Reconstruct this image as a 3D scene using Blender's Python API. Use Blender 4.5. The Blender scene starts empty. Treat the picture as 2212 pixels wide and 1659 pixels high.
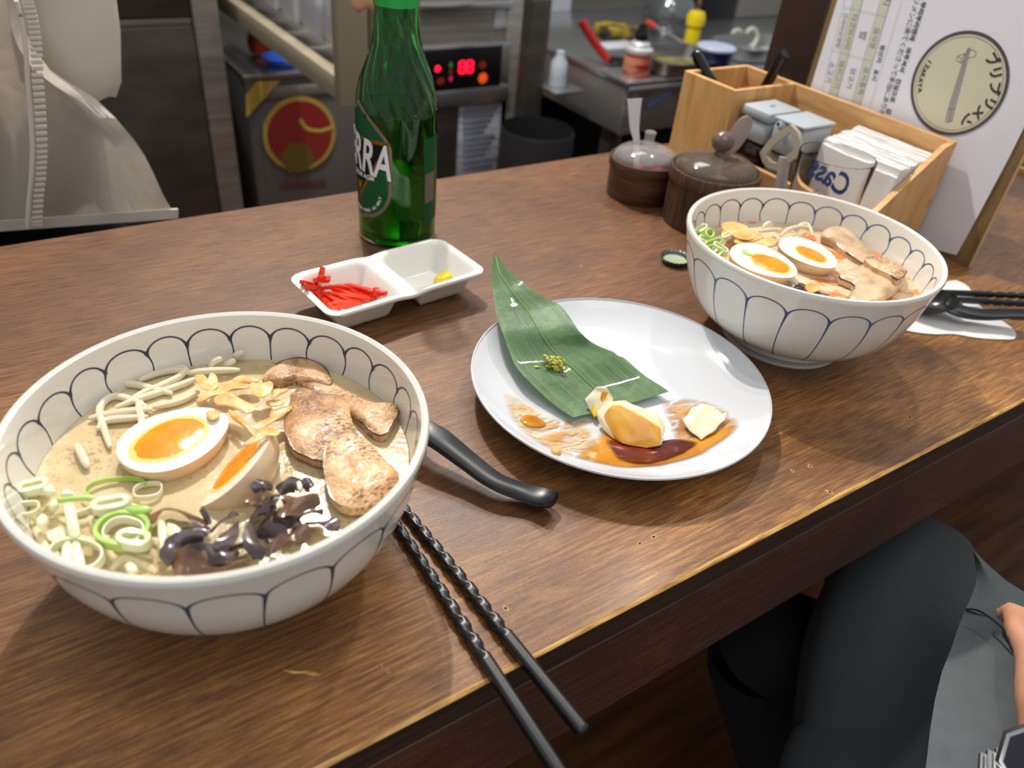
import bpy, bmesh, math, random
from mathutils import Vector, Matrix, noise, Euler
random.seed(7)
SC = bpy.context.scene
COL = SC.collection
PI = math.pi
# ------------------------------------------------------------------ camera
CX = Vector((0.83923154, -0.53693001, 0.08600337))
CU = Vector((0.26339684, 0.53976277, 0.79954879))
CF = Vector((0.47572316, 0.64835354, -0.59441161))
CP = Vector((0, 0, 0.35774))
FPX = 1660.0
cd = bpy.data.cameras.new('camera'); cam = bpy.data.objects.new('camera', cd); COL.objects.link(cam)
cam.matrix_world = Matrix(((CX.x, CU.x, -CF.x, CP.x), (CX.y, CU.y, -CF.y, CP.y), (CX.z, CU.z, -CF.z, CP.z), (0, 0, 0, 1)))
cd.sensor_width = 36; cd.lens = FPX / 2212 * 36; cd.clip_start = .01; cd.clip_end = 50
cd.dof.use_dof = True; cd.dof.focus_distance = .52; cd.dof.aperture_fstop = 6.5
SC.camera = cam
# ------------------------------------------------------------------ light
W = bpy.data.worlds.new('world'); SC.world = W; W.use_nodes = True
W.node_tree.nodes['Background'].inputs[0].default_value = (.96, .98, 1.0, 1)
W.node_tree.nodes['Background'].inputs[1].default_value = .62
def lamp(name, loc, to, power, size, color=(1, 1, 1), shape='DISK', sy=None, spread=None):
    l = bpy.data.lights.new(name, 'AREA'); l.energy = power; l.size = size; l.color = color; l.shape = shape
    if sy: l.size_y = sy
    if spread: l.spread = spread
    o = bpy.data.objects.new(name, l); COL.objects.link(o); o.location = loc
    o.rotation_euler = (Vector(to) - Vector(loc)).to_track_quat('-Z', 'Y').to_euler(); return o
WARM = (1, .93, .84)
KEY = Vector((.5, 1.36, 1.42))
lamp('ceiling_spot', KEY, (.3, .4, 0), 27, .036, WARM)
lamp('ceiling_spot', KEY + Vector((.10, .02, 0)), (.35, .4, 0), 5, .04, WARM)
lamp('ceiling_spot', KEY + Vector((-.10, -.02, 0)), (.3, .4, 0), 5, .06, WARM)
lamp('ceiling_spot', (1.25, .95, 1.5), (.7, .45, 0), 9, .07, WARM)
lamp('added_fill_light', (.2, -.3, 1.6), (.3, .4, 0), 9, 1.1, (1, .97, .93), 'SQUARE')  # added soft fill from the guests' side, not a real fixture
lamp('added_fill_light', (1.0, 1.5, 1.5), (1.0, 1.7, -.5), 14, .5, (.95, .98, 1), 'SQUARE')  # added fill that brightens the kitchen, not a real fixture
SC.view_settings.view_transform = 'Standard'; SC.view_settings.look = 'None'
SC.view_settings.gamma = 1; SC.view_settings.use_curve_mapping = False
SC.view_settings.exposure = -.42
# ------------------------------------------------------------------ pixel rays -> points on real planes
def ray(x, y): return CX * ((x - 1106) / FPX) + CU * ((829.5 - y) / FPX) + CF
def at(x, y, z=0.):
    d = ray(x, y); return CP + d * ((z - CP.z) / d.z)
def aty(x, y, Y):
    d = ray(x, y); return CP + d * (Y / d.y)
def atx(x, y, X):
    d = ray(x, y); return CP + d * (X / d.x)
IX = Vector((.8424, -.5389, 0)); IY = Vector((.5916, .8062, 0)).normalized()   # right / away from the viewer on the counter
# ------------------------------------------------------------------ materials
def lin(c):
    if isinstance(c, str): c = tuple(int(c[i:i + 2], 16) / 255 for i in (0, 2, 4))
    return tuple(v / 12.92 if v <= .04045 else ((v + .055) / 1.055) ** 2.4 for v in c)
class NT:
    def __init__(s, m): s.t = m.node_tree; s.n = s.t.nodes; s.l = s.t.links
    def add(s, typ, **kw):
        o = s.n.new(typ)
        for k, v in kw.items(): setattr(o, k, v)
        return o
    def link(s, a, b): s.l.new(a, b)
def coords(t, scale=(1, 1, 1), kind='Object', rot=(0, 0, 0)):
    tc = t.add('ShaderNodeTexCoord'); mp = t.add('ShaderNodeMapping')
    mp.inputs['Scale'].default_value = scale; mp.inputs['Rotation'].default_value = rot
    t.link(tc.outputs[kind], mp.inputs[0]); return mp.outputs[0]
def noisetex(t, vec, scale, detail=3, rough=.55, dist=0):
    n = t.add('ShaderNodeTexNoise'); t.link(vec, n.inputs['Vector'])
    n.inputs['Scale'].default_value = scale; n.inputs['Detail'].default_value = detail
    n.inputs['Roughness'].default_value = rough; n.inputs['Distortion'].default_value = dist
    return n.outputs['Fac']
def ramp(t, fac, stops):
    r = t.add('ShaderNodeValToRGB'); t.link(fac, r.inputs[0]); e = r.color_ramp.elements
    while len(e) < len(stops): e.new(.5)
    for q, (p, c) in zip(e, stops):
        q.position = p; q.color = (*lin(c), 1) if not isinstance(c, float) else (c, c, c, 1)
    return r.outputs[0]
def mixc(t, fac, a, b, blend='MIX'):
    m = t.add('ShaderNodeMix', data_type='RGBA', blend_type=blend)
    if isinstance(fac, float): m.inputs[0].default_value = fac
    else: t.link(fac, m.inputs[0])
    for i, v in ((6, a), (7, b)):
        if isinstance(v, (str, tuple)): m.inputs[i].default_value = (*lin(v), 1)
        else: t.link(v, m.inputs[i])
    return m.outputs[2]
def bumpn(t, b, h, dist, strength=1., prev=None):
    n = t.add('ShaderNodeBump'); n.inputs['Distance'].default_value = dist; n.inputs['Strength'].default_value = strength
    t.link(h, n.inputs['Height'])
    if prev: t.link(prev, n.inputs['Normal'])
    t.link(n.outputs[0], b.inputs['Normal']); return n.outputs[0]
def mat(name, color='808080', rough=.5, metal=0., stops=None, scale=40., stretch=(1, 1, 1), detail=3, bump=0., bscale=None, coat=0., sss=0.,
        sscol=None, trans=0., ior=1.45, alpha=1., emit=None, spec=None, noise_rot=(0, 0, 0), coords_kind='Object', dist=0.):
    m = bpy.data.materials.new(name); m.use_nodes = True; t = NT(m); b = t.n['Principled BSDF']
    b.inputs['Base Color'].default_value = (*lin(color), 1); b.inputs['Roughness'].default_value = rough
    b.inputs['Metallic'].default_value = metal; b.inputs['IOR'].default_value = ior
    if coat: b.inputs['Coat Weight'].default_value = coat; b.inputs['Coat Roughness'].default_value = .08
    if sss:
        b.inputs['Subsurface Weight'].default_value = sss; b.inputs['Subsurface Scale'].default_value = .004
        b.inputs['Subsurface Radius'].default_value = (1, .6, .35)
    if trans: b.inputs['Transmission Weight'].default_value = trans
    if alpha < 1: b.inputs['Alpha'].default_value = alpha
    if emit: b.inputs['Emission Color'].default_value = (*lin(emit[0]), 1); b.inputs['Emission Strength'].default_value = emit[1]
    if spec is not None: b.inputs['Specular IOR Level'].default_value = spec
    if stops or bump:
        v = coords(t, stretch, coords_kind, noise_rot)
        f = noisetex(t, v, scale, detail, dist=dist)
        if stops: t.link(ramp(t, f, stops), b.inputs['Base Color'])
        if bump:
            h = f if not bscale else noisetex(t, v, bscale, 2)
            bumpn(t, b, h, bump)
    return m
M = {}
def counter_wood(name, stops, dark, rough=.33, worn_and_lit=None):
    m = bpy.data.materials.new(name); m.use_nodes = True; t = NT(m); b = t.n['Principled BSDF']
    v = coords(t, (3.4, 48, 48)); g = noisetex(t, v, 9, 6, .68, .12)
    v2 = coords(t, (1, 1.6, 1)); big = noisetex(t, v2, 7, 3, .5, .4)
    v3 = coords(t, (30, 300, 100)); fine = noisetex(t, v3, 12, 3, .6)
    c = ramp(t, g, stops)
    c = mixc(t, ramp(t, big, [(.36, 0.), (.68, .78)]), c, dark)
    c = mixc(t, ramp(t, fine, [(.30, .75), (.48, 0.)]), c, dark)
    v4 = coords(t, (1.5, 4, 1)); pat = noisetex(t, v4, 13, 4, .6, .5)
    if worn_and_lit: c = mixc(t, ramp(t, pat, [(.55, 0.), (.8, .55)]), c, worn_and_lit)
    if worn_and_lit:   # painted light: golden towards the guests' edge, darkened towards the kitchen
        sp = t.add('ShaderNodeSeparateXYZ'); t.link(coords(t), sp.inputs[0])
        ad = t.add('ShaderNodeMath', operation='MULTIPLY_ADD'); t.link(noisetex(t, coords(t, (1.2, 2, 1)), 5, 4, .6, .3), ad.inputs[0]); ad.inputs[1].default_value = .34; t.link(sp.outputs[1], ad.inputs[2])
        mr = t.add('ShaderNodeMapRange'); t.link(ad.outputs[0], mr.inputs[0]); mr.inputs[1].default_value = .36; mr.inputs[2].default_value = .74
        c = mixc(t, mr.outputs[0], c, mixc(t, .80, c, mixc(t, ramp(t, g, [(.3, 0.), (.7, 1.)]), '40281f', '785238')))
    t.link(c, b.inputs['Base Color']); b.inputs['Roughness'].default_value = rough
    rr = t.add('ShaderNodeMapRange'); t.link(g, rr.inputs[0]); rr.inputs[3].default_value = rough - .07; rr.inputs[4].default_value = rough + .14
    t.link(rr.outputs[0], b.inputs['Roughness'])
    n1 = bumpn(t, b, g, .00018, .6); bumpn(t, b, fine, .00022, .8, n1)
    b.inputs['Coat Weight'].default_value = .15; b.inputs['Coat Roughness'].default_value = .22
    return m
M['counter'] = counter_wood('counter_wood', [(.32, '6a3f1f'), (.5, 'a36c36'), (.66, 'd09a54')], '4a2b18', worn_and_lit='c48c4c')
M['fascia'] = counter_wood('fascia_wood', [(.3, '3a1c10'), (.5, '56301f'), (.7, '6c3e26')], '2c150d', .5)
M['worn_edge'] = mat('worn_edge', rough=.5, stops=[(.3, '8a5a28'), (.5, 'c99a55'), (.7, 'e0b877')], scale=120, stretch=(.3, 3, 3), bump=.0003)
M['ply'] = mat('ply_edge', rough=.6, stops=[(.35, '1d120c'), (.6, '3d2614')], scale=60, stretch=(.15, 6, 6), bump=.0004)
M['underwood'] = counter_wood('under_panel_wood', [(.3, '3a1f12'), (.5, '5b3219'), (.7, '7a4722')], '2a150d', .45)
M['darkwood'] = counter_wood('dark_column_wood', [(.3, '2c1a12'), (.5, '412618'), (.7, '55341f')], '23130d', .45)
def lightwood(name, stretch, base=('c08d52', 'd4a468', 'e2b87e')):
    return mat(name, rough=.5, stops=[(.3, base[0]), (.5, base[1]), (.72, base[2])], scale=14, stretch=stretch, detail=5, bump=.0002, dist=.3)
M['pine_z'] = lightwood('pine_upright', (5, 5, .7)); M['pine_y'] = lightwood('pine_lengthwise', (6, .8, 6), ('b58450', 'cfa06a', 'dfb681'))
M['board'] = mat('board_wood', rough=.55, stops=[(.3, '6d5637'), (.6, '8a7049')], scale=20, stretch=(4, 4, .8))
M['board_edge'] = mat('board_edge', 'c9a676', .6)
M['porcelain'] = mat('porcelain', 'e6e4dc', .12, coat=.4, stops=[(.3, 'e2e0d8'), (.7, 'ebe9e2')], scale=12)
M['plate'] = mat('plate_melamine', 'd4d7dd', .12, coat=.3)
M['blue_line'] = mat('cobalt_brush', '27354f', .2, stops=[(.35, '202b3e'), (.65, '33466b')], scale=60)
M['blue_line2'] = mat('cobalt_brush_pale', '3b5488', .2, stops=[(.35, '22304b'), (.65, '46659d')], scale=40)
M['black'] = mat('black_melamine', '0d0e11', .2, coat=.3)
M['blackmatte'] = mat('black_satin', '15171b', .33, spec=.6)
M['steel'] = mat('brushed_steel', '8d8c89', .4, .55, stops=[(.35, '8d8a85'), (.65, 'a8a49d')], scale=6, stretch=(1, 1, 14), bump=.0002)
M['steel_dark'] = mat('dark_steel', '57534e', .4, .7, stops=[(.3, '47433f'), (.7, '67625b')], scale=4, stretch=(1, 1, 3))
M['steel_bright'] = mat('bright_steel', 'c4c6c8', .25, .9)
M['beige'] = mat('beige_enamel', 'a89d86', .5)
M['white_plastic'] = mat('white_plastic', 'c9cbd2', .4)
M['darkvoid'] = mat('dark_recess', '151417', .8)
M['charcoal_panel'] = mat('charcoal_panel', '121013', .3)
M['paper'] = mat('paper', 'e6e6f0', .8)
M['notice'] = mat('notice_paper', 'a9adb9', .8, stops=[(.42, '8e93a2'), (.5, 'b4b8c4')], scale=60, stretch=(.4, 1, 2.2))
M['ink'] = mat('ink', '33363f', .7); M['ink2'] = mat('soft_ink', '6c6a66', .7); M['brown_ink'] = mat('brown_ink', '3c322c', .7)
M['cream_print'] = mat('cream_print', 'd2cfb6', .8); M['ring_print'] = mat('ring_print', '554c50', .7)
M['green_band'] = mat('green_band', 'ced1c3', .8); M['grid_line'] = mat('grid_line', 'a9b5a2', .8)
M['glass'] = mat('clear_glass', 'ffffff', .02, trans=1., ior=1.22)
M['clear_plastic'] = mat('clear_plastic', 'd9d3d4', .05, alpha=.30, coat=1.)
M['smoke_plastic'] = mat('smoky_plastic', '8a7a6a', .06, alpha=.42, coat=1.)
M['green_glass'] = mat('green_glass', '4cc455', .03, trans=1., ior=1.48)
M['beer'] = mat('beer', 'c8b23c', .02, trans=1., ior=1.34)
M['print_blue'] = mat('print_blue', '2d4c86', .4)
# ------------------------------------------------------------------ object helpers
def link(o, parent=None):
    COL.objects.link(o)
    if parent: o.parent = parent
    return o
def obj(name, bm, mats, parent=None, smooth=True, loc=None):
    me = bpy.data.meshes.new(name); bmesh.ops.recalc_face_normals(bm, faces=bm.faces[:])
    bm.to_mesh(me); bm.free()
    for q in (mats if isinstance(mats, (list, tuple)) else [mats]): me.materials.append(q)
    if smooth:
        me.polygons.foreach_set('use_smooth', [True] * len(me.polygons))
        me.set_sharp_from_angle(angle=math.radians(42))
    o = bpy.data.objects.new(name, me); link(o, parent)
    if loc is not None: o.location = loc
    return o
def tag(o, label, cat, group=None, kind=None):
    if label: o['label'] = label
    if cat: o['category'] = cat
    if group: o['group'] = group
    if kind: o['kind'] = kind
    return o
def thing(name, label, cat, loc=(0, 0, 0), rz=0, group=None):
    o = bpy.data.objects.new(name, None); COL.objects.link(o); o.location = loc; o.rotation_euler = (0, 0, rz)
    o.empty_display_size = .01
    return tag(o, label, cat, group)
def adopt(o, th):          # parent a mesh built in world coordinates, keeping it in place
    o.parent = th; o.matrix_parent_inverse = Matrix.Translation(th.location).to_4x4().inverted() if th.rotation_euler.z == 0 else \
        (Matrix.Translation(th.location) @ th.rotation_euler.to_matrix().to_4x4()).inverted()
    return o
def struct(o): o['kind'] = 'structure'; return o
def BM(): return bmesh.new()
def box(bm, lo, hi, bev=0., mi=0):
    g = bmesh.ops.create_cube(bm, size=1); vs = g['verts']
    lo = Vector(lo); hi = Vector(hi); s = hi - lo; c = (lo + hi) / 2
    for v in vs: v.co = Vector((v.co.x * s.x, v.co.y * s.y, v.co.z * s.z)) + c
    es = list({e for v in vs for e in v.link_edges}); fs = list({f for v in vs for f in v.link_faces})
    for f_ in fs: f_.material_index = mi
    if bev:
        r = bmesh.ops.bevel(bm, geom=es, offset=bev, segments=2, affect='EDGES', profile=.5)
        for f_ in r['faces']: f_.material_index = mi
def lathe(bm, prof, segs=64, c=(0, 0, 0), mi=0, rfn=None):
    rings = []
    for r, z in prof:
        if r < 1e-6: rings.append([bm.verts.new((c[0], c[1], c[2] + z))])
        else:
            ring = []
            for k in range(segs):
                a = 2 * PI * k / segs; rr = rfn(r, a, z) if rfn else r
                ring.append(bm.verts.new((c[0] + rr * math.cos(a), c[1] + rr * math.sin(a), c[2] + z)))
            rings.append(ring)
    for A, B in zip(rings, rings[1:]):
        for k in range(segs):
            k2 = (k + 1) % segs
            if len(A) == 1 and len(B) == 1: continue
            if len(A) == 1: f_ = bm.faces.new((A[0], B[k], B[k2]))
            elif len(B) == 1: f_ = bm.faces.new((A[k2], A[k], B[0]))
            else: f_ = bm.faces.new((A[k], A[k2], B[k2], B[k]))
            f_.material_index = mi
def smooth_pts(P, n=6, closed=False):
    P = [Vector(p_) for p_ in P]; out = []; N = len(P)
    rng = range(N) if closed else range(N - 1)
    for i in rng:
        g = (lambda k: P[k % N]) if closed else (lambda k: P[max(0, min(N - 1, k))])
        p0, p1, p2, p3 = g(i - 1), g(i), g(i + 1), g(i + 2)
        for j in range(n):
            t = j / n
            out.append(.5 * ((2 * p1) + (p2 - p0) * t + (2 * p0 - 5 * p1 + 4 * p2 - p3) * t * t + (3 * p1 - p0 - 3 * p2 + p3) * t ** 3))
    if not closed: out.append(P[-1])
    return out
def sweep(bm, pts, sec, mi=0, closed=False, up=Vector((0, 0, 1)), cap=True):
    """sec(i, t) -> list of (side, height) offsets; side is horizontal, height follows the up vector"""
    n = len(pts); rings = []
    for i, p_ in enumerate(pts):
        a = pts[(i - 1) % n] if closed or i else pts[0]; b = pts[(i + 1) % n] if closed or i < n - 1 else pts[-1]
        d = (b - a).normalized(); s = d.cross(up)
        if s.length < 1e-4: s = d.cross(Vector((0, 1, 0)))
        s.normalize(); u = s.cross(d).normalized()
        rings.append([bm.verts.new(p_ + s * x + u * y) for x, y in sec(i, i / (n - 1))])
    m = len(rings[0])
    for i in range(n if closed else n - 1):
        A, B = rings[i], rings[(i + 1) % n]
        for k in range(m):
            f_ = bm.faces.new((A[k], A[(k + 1) % m], B[(k + 1) % m], B[k])); f_.material_index = mi
    if cap and not closed:
        bm.faces.new(rings[0]).material_index = mi; bm.faces.new(rings[-1][::-1]).material_index = mi
def circ(rx, ry=None, n=10): return [(rx * math.cos(2 * PI * k / n), (ry or rx) * math.sin(2 * PI * k / n)) for k in range(n)]
def tube(bm, pts, r, n=10, mi=0, closed=False, ry=None, taper=0., up=Vector((0, 0, 1))):
    def s(i, t):
        k = 1 - taper * abs(2 * t - 1) ** 3
        return circ(r * k, (ry or r) * k, n)
    sweep(bm, [Vector(p_) for p_ in pts], s, mi, closed, up)
def nz(p_, sc, seed=0): return noise.noise(Vector((p_[0] * sc + seed * 7.3, p_[1] * sc + seed * 3.1, seed * 1.7 + (p_[2] * sc if len(p_) > 2 else 0))))
def pebble(bm, P, z0, th, rings=7, p=3., na=0., ns=60., seed=0, base=.002, zfn=None, mi=0, mrim=None, edge=0.):
    """a slab or mound whose outline is the closed loop P (xy); top profile 1-s^p, base goes down by base"""
    P = [Vector((q[0], q[1])) for q in P]; n = len(P); c = sum(P, Vector((0, 0))) / n
    zf = zfn or (lambda x, y: z0)
    top = []; fl = bm.verts.layers.float.get('fade') or bm.verts.layers.float.new('fade')
    for k in range(1, rings + 1):
        s = (k / rings) ** .8; row = []
        for q in P:
            v = c + (q - c) * s
            h = th * (edge + (1 - edge) * max(0, 1 - s ** p)) + na * nz((v.x, v.y), ns, seed) * (1 if s < .99 else .3)
            nv = bm.verts.new((v.x, v.y, zf(v.x, v.y) + h)); nv[fl] = 1 - s; row.append(nv)
        top.append(row)
    cv = bm.verts.new((c.x, c.y, zf(c.x, c.y) + th + na * nz((c.x, c.y), ns, seed)))
    cv[fl] = 1.
    bot = [bm.verts.new((q.x, q.y, zf(q.x, q.y) - base)) for q in P]
    cb = bm.verts.new((c.x, c.y, zf(c.x, c.y) - base))
    for k in range(n):
        k2 = (k + 1) % n
        bm.faces.new((cv, top[0][k], top[0][k2])).material_index = mi
        for A, B in zip(top, top[1:]): bm.faces.new((A[k], B[k], B[k2], A[k2])).material_index = mi
        bm.faces.new((top[-1][k], bot[k], bot[k2], top[-1][k2])).material_index = mi if mrim is None else mrim
        bm.faces.new((bot[k2], bot[k], cb)).material_index = mi
def px_outline(P, z, n=4, closed=True): return [Vector((q.x, q.y)) for q in smooth_pts([at(x, y, z) for x, y in P], n, closed)]
def ell_outline(c, a, b, rot, n=20, wob=0., seed=0):
    out = []
    for k in range(n):
        t = 2 * PI * k / n; w = 1 + wob * nz((math.cos(t), math.sin(t)), 1.3, seed)
        x, y = a * math.cos(t) * w, b * math.sin(t) * w
        out.append(Vector((c[0] + x * math.cos(rot) - y * math.sin(rot), c[1] + x * math.sin(rot) + y * math.cos(rot))))
    return out
def hull(bm, pts, sub=2, sm=.5, na=0., ns=80, seed=0):
    b2 = BM()
    for q in pts: b2.verts.new(q)
    bmesh.ops.convex_hull(b2, input=b2.verts[:])
    bmesh.ops.delete(b2, geom=[v for v in b2.verts if not v.link_faces], context='VERTS')
    bmesh.ops.triangulate(b2, faces=b2.faces[:])
    for _ in range(sub):
        bmesh.ops.subdivide_edges(b2, edges=b2.edges[:], cuts=1, use_grid_fill=True)
        bmesh.ops.smooth_vert(b2, verts=b2.verts[:], factor=sm, use_axis_x=True, use_axis_y=True, use_axis_z=True)
    b2.normal_update()
    for v in b2.verts: v.co += v.normal * na * nz(v.co, ns, seed)
    me = bpy.data.meshes.new('t'); b2.to_mesh(me); b2.free(); bm.from_mesh(me); bpy.data.meshes.remove(me)
def text_bm(s, size=1., xf=None, extrude=0., bold=0., align='CENTER', sub=False):
    """flat lettering as a mesh; xf maps (x, y, z) of the text plane to the world"""
    c = bpy.data.curves.new('t', 'FONT'); c.body = s; c.size = size; c.align_x = align; c.align_y = 'CENTER'; c.offset = bold
    c.resolution_u = 3; c.extrude = extrude
    o = bpy.data.objects.new('t', c); COL.objects.link(o); bpy.context.view_layer.update()
    dg = bpy.context.evaluated_depsgraph_get(); me = bpy.data.meshes.new_from_object(o.evaluated_get(dg))
    bpy.data.objects.remove(o); bm = BM(); bm.from_mesh(me); bpy.data.meshes.remove(me)
    if sub: bmesh.ops.triangulate(bm, faces=bm.faces[:]); bmesh.ops.subdivide_edges(bm, edges=[e for e in bm.edges if e.calc_length() > size * .2], cuts=2)
    if xf:
        for v in bm.verts: v.co = Vector(xf(v.co.x, v.co.y, v.co.z))
    return bm
def merge(a, b):
    me = bpy.data.meshes.new('t'); b.to_mesh(me); b.free(); a.from_mesh(me); bpy.data.meshes.remove(me)
def dup(root, loc=None, rz=None, label=None):
    r = root.copy(); COL.objects.link(r)
    if loc is not None: r.location = loc
    if rz is not None: r.rotation_euler.z = rz
    if label: r['label'] = label
    for ch in root.children:
        c = ch.copy(); COL.objects.link(c); c.parent = r
    return r
# ------------------------------------------------------------------ the room
bm = BM(); box(bm, (-2.2, -1.6, -.80), (3.4, 2.6, -.75)); struct(obj('floor', bm, mat('floor_tile', '5a3a24', .45, stops=[(.3, '4a2c1a'), (.7, '75492a')], scale=5, stretch=(1, 12, 1)), smooth=False))
bm = BM(); box(bm, (-2.2, 2.6, -.75), (3.4, 2.68, 1.7)); struct(obj('wall_back', bm, mat('kitchen_wall', '7c7973', .5, stops=[(.4, '716e69'), (.6, '898680')], scale=5), smooth=False))
# counter
ct = thing('counter', 'long brown wood bar counter with golden front edge under the bowls', 'counter', (.5, .48, 0))
def part(name, bm, m, th=None, **k):
    o = obj(name, bm, m, **k)
    if th: adopt(o, th)
    return o
YF, YB, XL, XR = .1795, .776, -1.3, 2.6
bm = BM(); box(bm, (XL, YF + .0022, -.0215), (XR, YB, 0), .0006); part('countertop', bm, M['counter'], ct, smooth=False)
bm = BM()      # golden worn arris of the front edge, uneven
N = 260; rows = []
for i in range(N + 1):
    x = XL + (XR - XL) * i / N; w = .0003 + .0012 * nz((x, 0), 9, 3) + .0009 * nz((x, 0), 60, 5)
    w = max(w, .00015)
    rows.append([bm.verts.new(q) for q in ((x, YF + .0022 + w, .00025), (x, YF + .0008, -.0001), (x, YF, -.0008 - w * .5), (x, YF + .004, -.003))])
for A, B in zip(rows, rows[1:]):
    for k in range(4): bm.faces.new((A[k], A[(k + 1) % 4], B[(k + 1) % 4], B[k]))
part('edge_strip', bm, M['worn_edge'], ct)
bm = BM(); box(bm, (XL, YF + .0006, -.0215), (XR, YF + .0022, -.0012)); part('plywood_edge', bm, M['ply'], ct, smooth=False)
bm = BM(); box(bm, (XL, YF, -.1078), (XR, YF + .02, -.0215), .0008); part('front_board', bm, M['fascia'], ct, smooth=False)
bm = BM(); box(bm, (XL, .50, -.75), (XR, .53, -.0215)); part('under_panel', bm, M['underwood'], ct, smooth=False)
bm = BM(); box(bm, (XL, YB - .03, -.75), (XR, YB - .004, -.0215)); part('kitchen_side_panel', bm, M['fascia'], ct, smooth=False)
hole_m = mat('old_nail_hole', '18100a', .9); chip_m = mat('worn_wood_chip', 'b08a58', .7)
for k, (x, y, r) in enumerate([(1750, 1007, .0011), (1712, 1017, .0009), (1792, 1063, .0014), (1412, 1160, .0012), (1382, 1174, .0011), (1965, 901, .0013), (2044, 932, .0009), (2019, 875, .0009), (1092, 1314, .0012), (820, 1440, .0008), (1255, 574, .0008), (838, 1450, .0007)]):
    c = at(x, y, 0)
    bm = BM(); pebble(bm, ell_outline(c, r * 2.1, r * 1.4, .1 + k, 12, .5, k), .00005, .0001, 2, base=0); o = part('worn_chip', bm, chip_m, ct)
    bm = BM(); pebble(bm, ell_outline(c, r * .8, r * .6, k, 10, .4, k + 40), .00018, .00005, 2, base=0); o = part('nail_hole', bm, hole_m, ct)
bm = BM(); pebble(bm, px_outline([(612, 1447), (640, 1450), (665, 1449), (690, 1456), (684, 1461), (655, 1456), (630, 1455)], 0, 3), .0001, .0006, 3, base=0)
part('wood_gouge', bm, M['worn_edge'], ct)
# dark wooden column at the far edge of the counter
bm = BM(); box(bm, (.956, .700, .0), (1.16, .774, .95), .002)
tag(obj('wooden_column', bm, M['darkwood'], smooth=False), 'dark brown wooden column standing behind the menu board', 'column')
# ------------------------------------------------------------------ bowls
OUT = [(.0515, 0), (.0528, .0012), (.0535, .0125), (.0555, .0150), (.063, .0175), (.0735, .0225), (.0845, .0335), (.0925, .0475), (.0978, .0620), (.1012, .0770), (.1038, .0885), (.1050, .0935)]
RIM = [(.1052, .0953), (.1043, .0970), (.1026, .0975), (.1008, .0964)]
INN = [(.1000, .0935), (.0985, .0860), (.0962, .0740), (.0925, .0600), (.0850, .0450), (.0700, .0300), (.0400, .0205), (0, .0195)]
def rz_on(prof, z):
    P = sorted(prof, key=lambda q: q[1])
    for a, b in zip(P, P[1:]):
        if a[1] <= z <= b[1] and b[1] > a[1]: return a[0] + (b[0] - a[0]) * (z - a[1]) / (b[1] - a[1])
    return P[-1][0]
def brush(bm, prof, pts, wfn, off, mi):
    """a painted line: thin strip lying on a surface of revolution; pts are (angle, z)"""
    L = []
    n = len(pts)
    P3 = [Vector(((rz_on(prof, z) + off) * math.cos(a), (rz_on(prof, z) + off) * math.sin(a), z)) for a, z in pts]
    for i, p_ in enumerate(P3):
        d = (P3[min(n - 1, i + 1)] - P3[max(0, i - 1)]).normalized()
        nr = Vector((p_.x, p_.y, 0)).normalized(); a, z = pts[i]
        sl = (rz_on(prof, z + .001) - rz_on(prof, z - .001)) / .002
        nr = (nr - Vector((0, 0, sl))).normalized(); s = d.cross(nr).normalized() * wfn(i / (n - 1)) * .5
        L.append((bm.verts.new(p_ - s), bm.verts.new(p_ + s)))
    for A, B in zip(L, L[1:]): bm.faces.new((A[0], A[1], B[1], B[0])).material_index = mi
def refine(prof, k=5):
    q = smooth_pts([(a, b, 0) for a, b in prof], k); return [(max(v.x, 0), v.y) for v in q]
def ramen_bowl(label, c, phi_in, phi_out, line_mat, seed):
    th = thing('ramen_bowl', label, 'bowl', (c[0], c[1], 0), 0, 'white bowls painted with blue petals')
    O, I = refine(OUT, 4), refine(INN, 4)
    bm = BM(); lathe(bm, [(0, .0085), (.046, .007), (.0485, 0)] + O + RIM + I[:-1] + [(0, .0195)], 128)
    obj('bowl_body', bm, M['porcelain'], th)
    rnd = random.Random(seed)
    for nm, prof, n, ph, zj, zt, zb, off, w0 in (('inner_petal_painting', I, 25, phi_in, .0815, .0890, .0672, -.00018, .00125), ('outer_petal_painting', O, 20, phi_out, .0745, .0835, .0185, .00018, .00125)):
        bm = BM(); st = 2 * PI / n
        jz = [zj + rnd.uniform(-.0007, .0007) for _ in range(n)]; jt = [rnd.uniform(-.012, .012) for _ in range(n)]
        for k in range(n):
            a0 = ph + k * st + jt[k]; a1 = ph + (k + 1) * st + jt[(k + 1) % n]; z0, z1 = jz[k], jz[(k + 1) % n]
            tt = zt + rnd.uniform(-.0006, .0006); pts = []
            for i in range(25):
                t = i / 24; h = math.sin(PI * t) ** .62
                b = z0 + (z1 - z0) * t; pts.append((a0 + (a1 - a0) * (t - .03 * math.sin(2 * PI * t)), b + (tt - b) * h))
            brush(bm, prof, pts, lambda t: w0 * (.75 + .9 * abs(2 * t - 1) ** 6), off, 0)
            sw = rnd.uniform(-.02, .02)
            brush(bm, prof, [(a0 + sw * math.sin(i / 14 * PI), z0 + .0004 + (zb - z0) * i / 14) for i in range(15)], lambda t: w0 * (.62 + 1.1 * (1 - t) ** 7), off, 0)
        o = obj(nm, bm, line_mat, th); o.data.polygons.foreach_set('use_smooth', [False] * len(o.data.polygons))
    bm = BM()
    for z, w in ((.0042, .0006), (.0062, .0009), (.0165, .0005)):
        brush(bm, O, [(2 * PI * i / 96, z) for i in range(97)], lambda t, w=w: w, .0002, 0)
    obj('foot_ring_painting', bm, line_mat, th)
    return th
B1 = Vector((.0585, .3250, 0)); B2 = Vector((.5461, .3449, 0)); BZ = .0672; BR = .0944
d2r = math.radians
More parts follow.
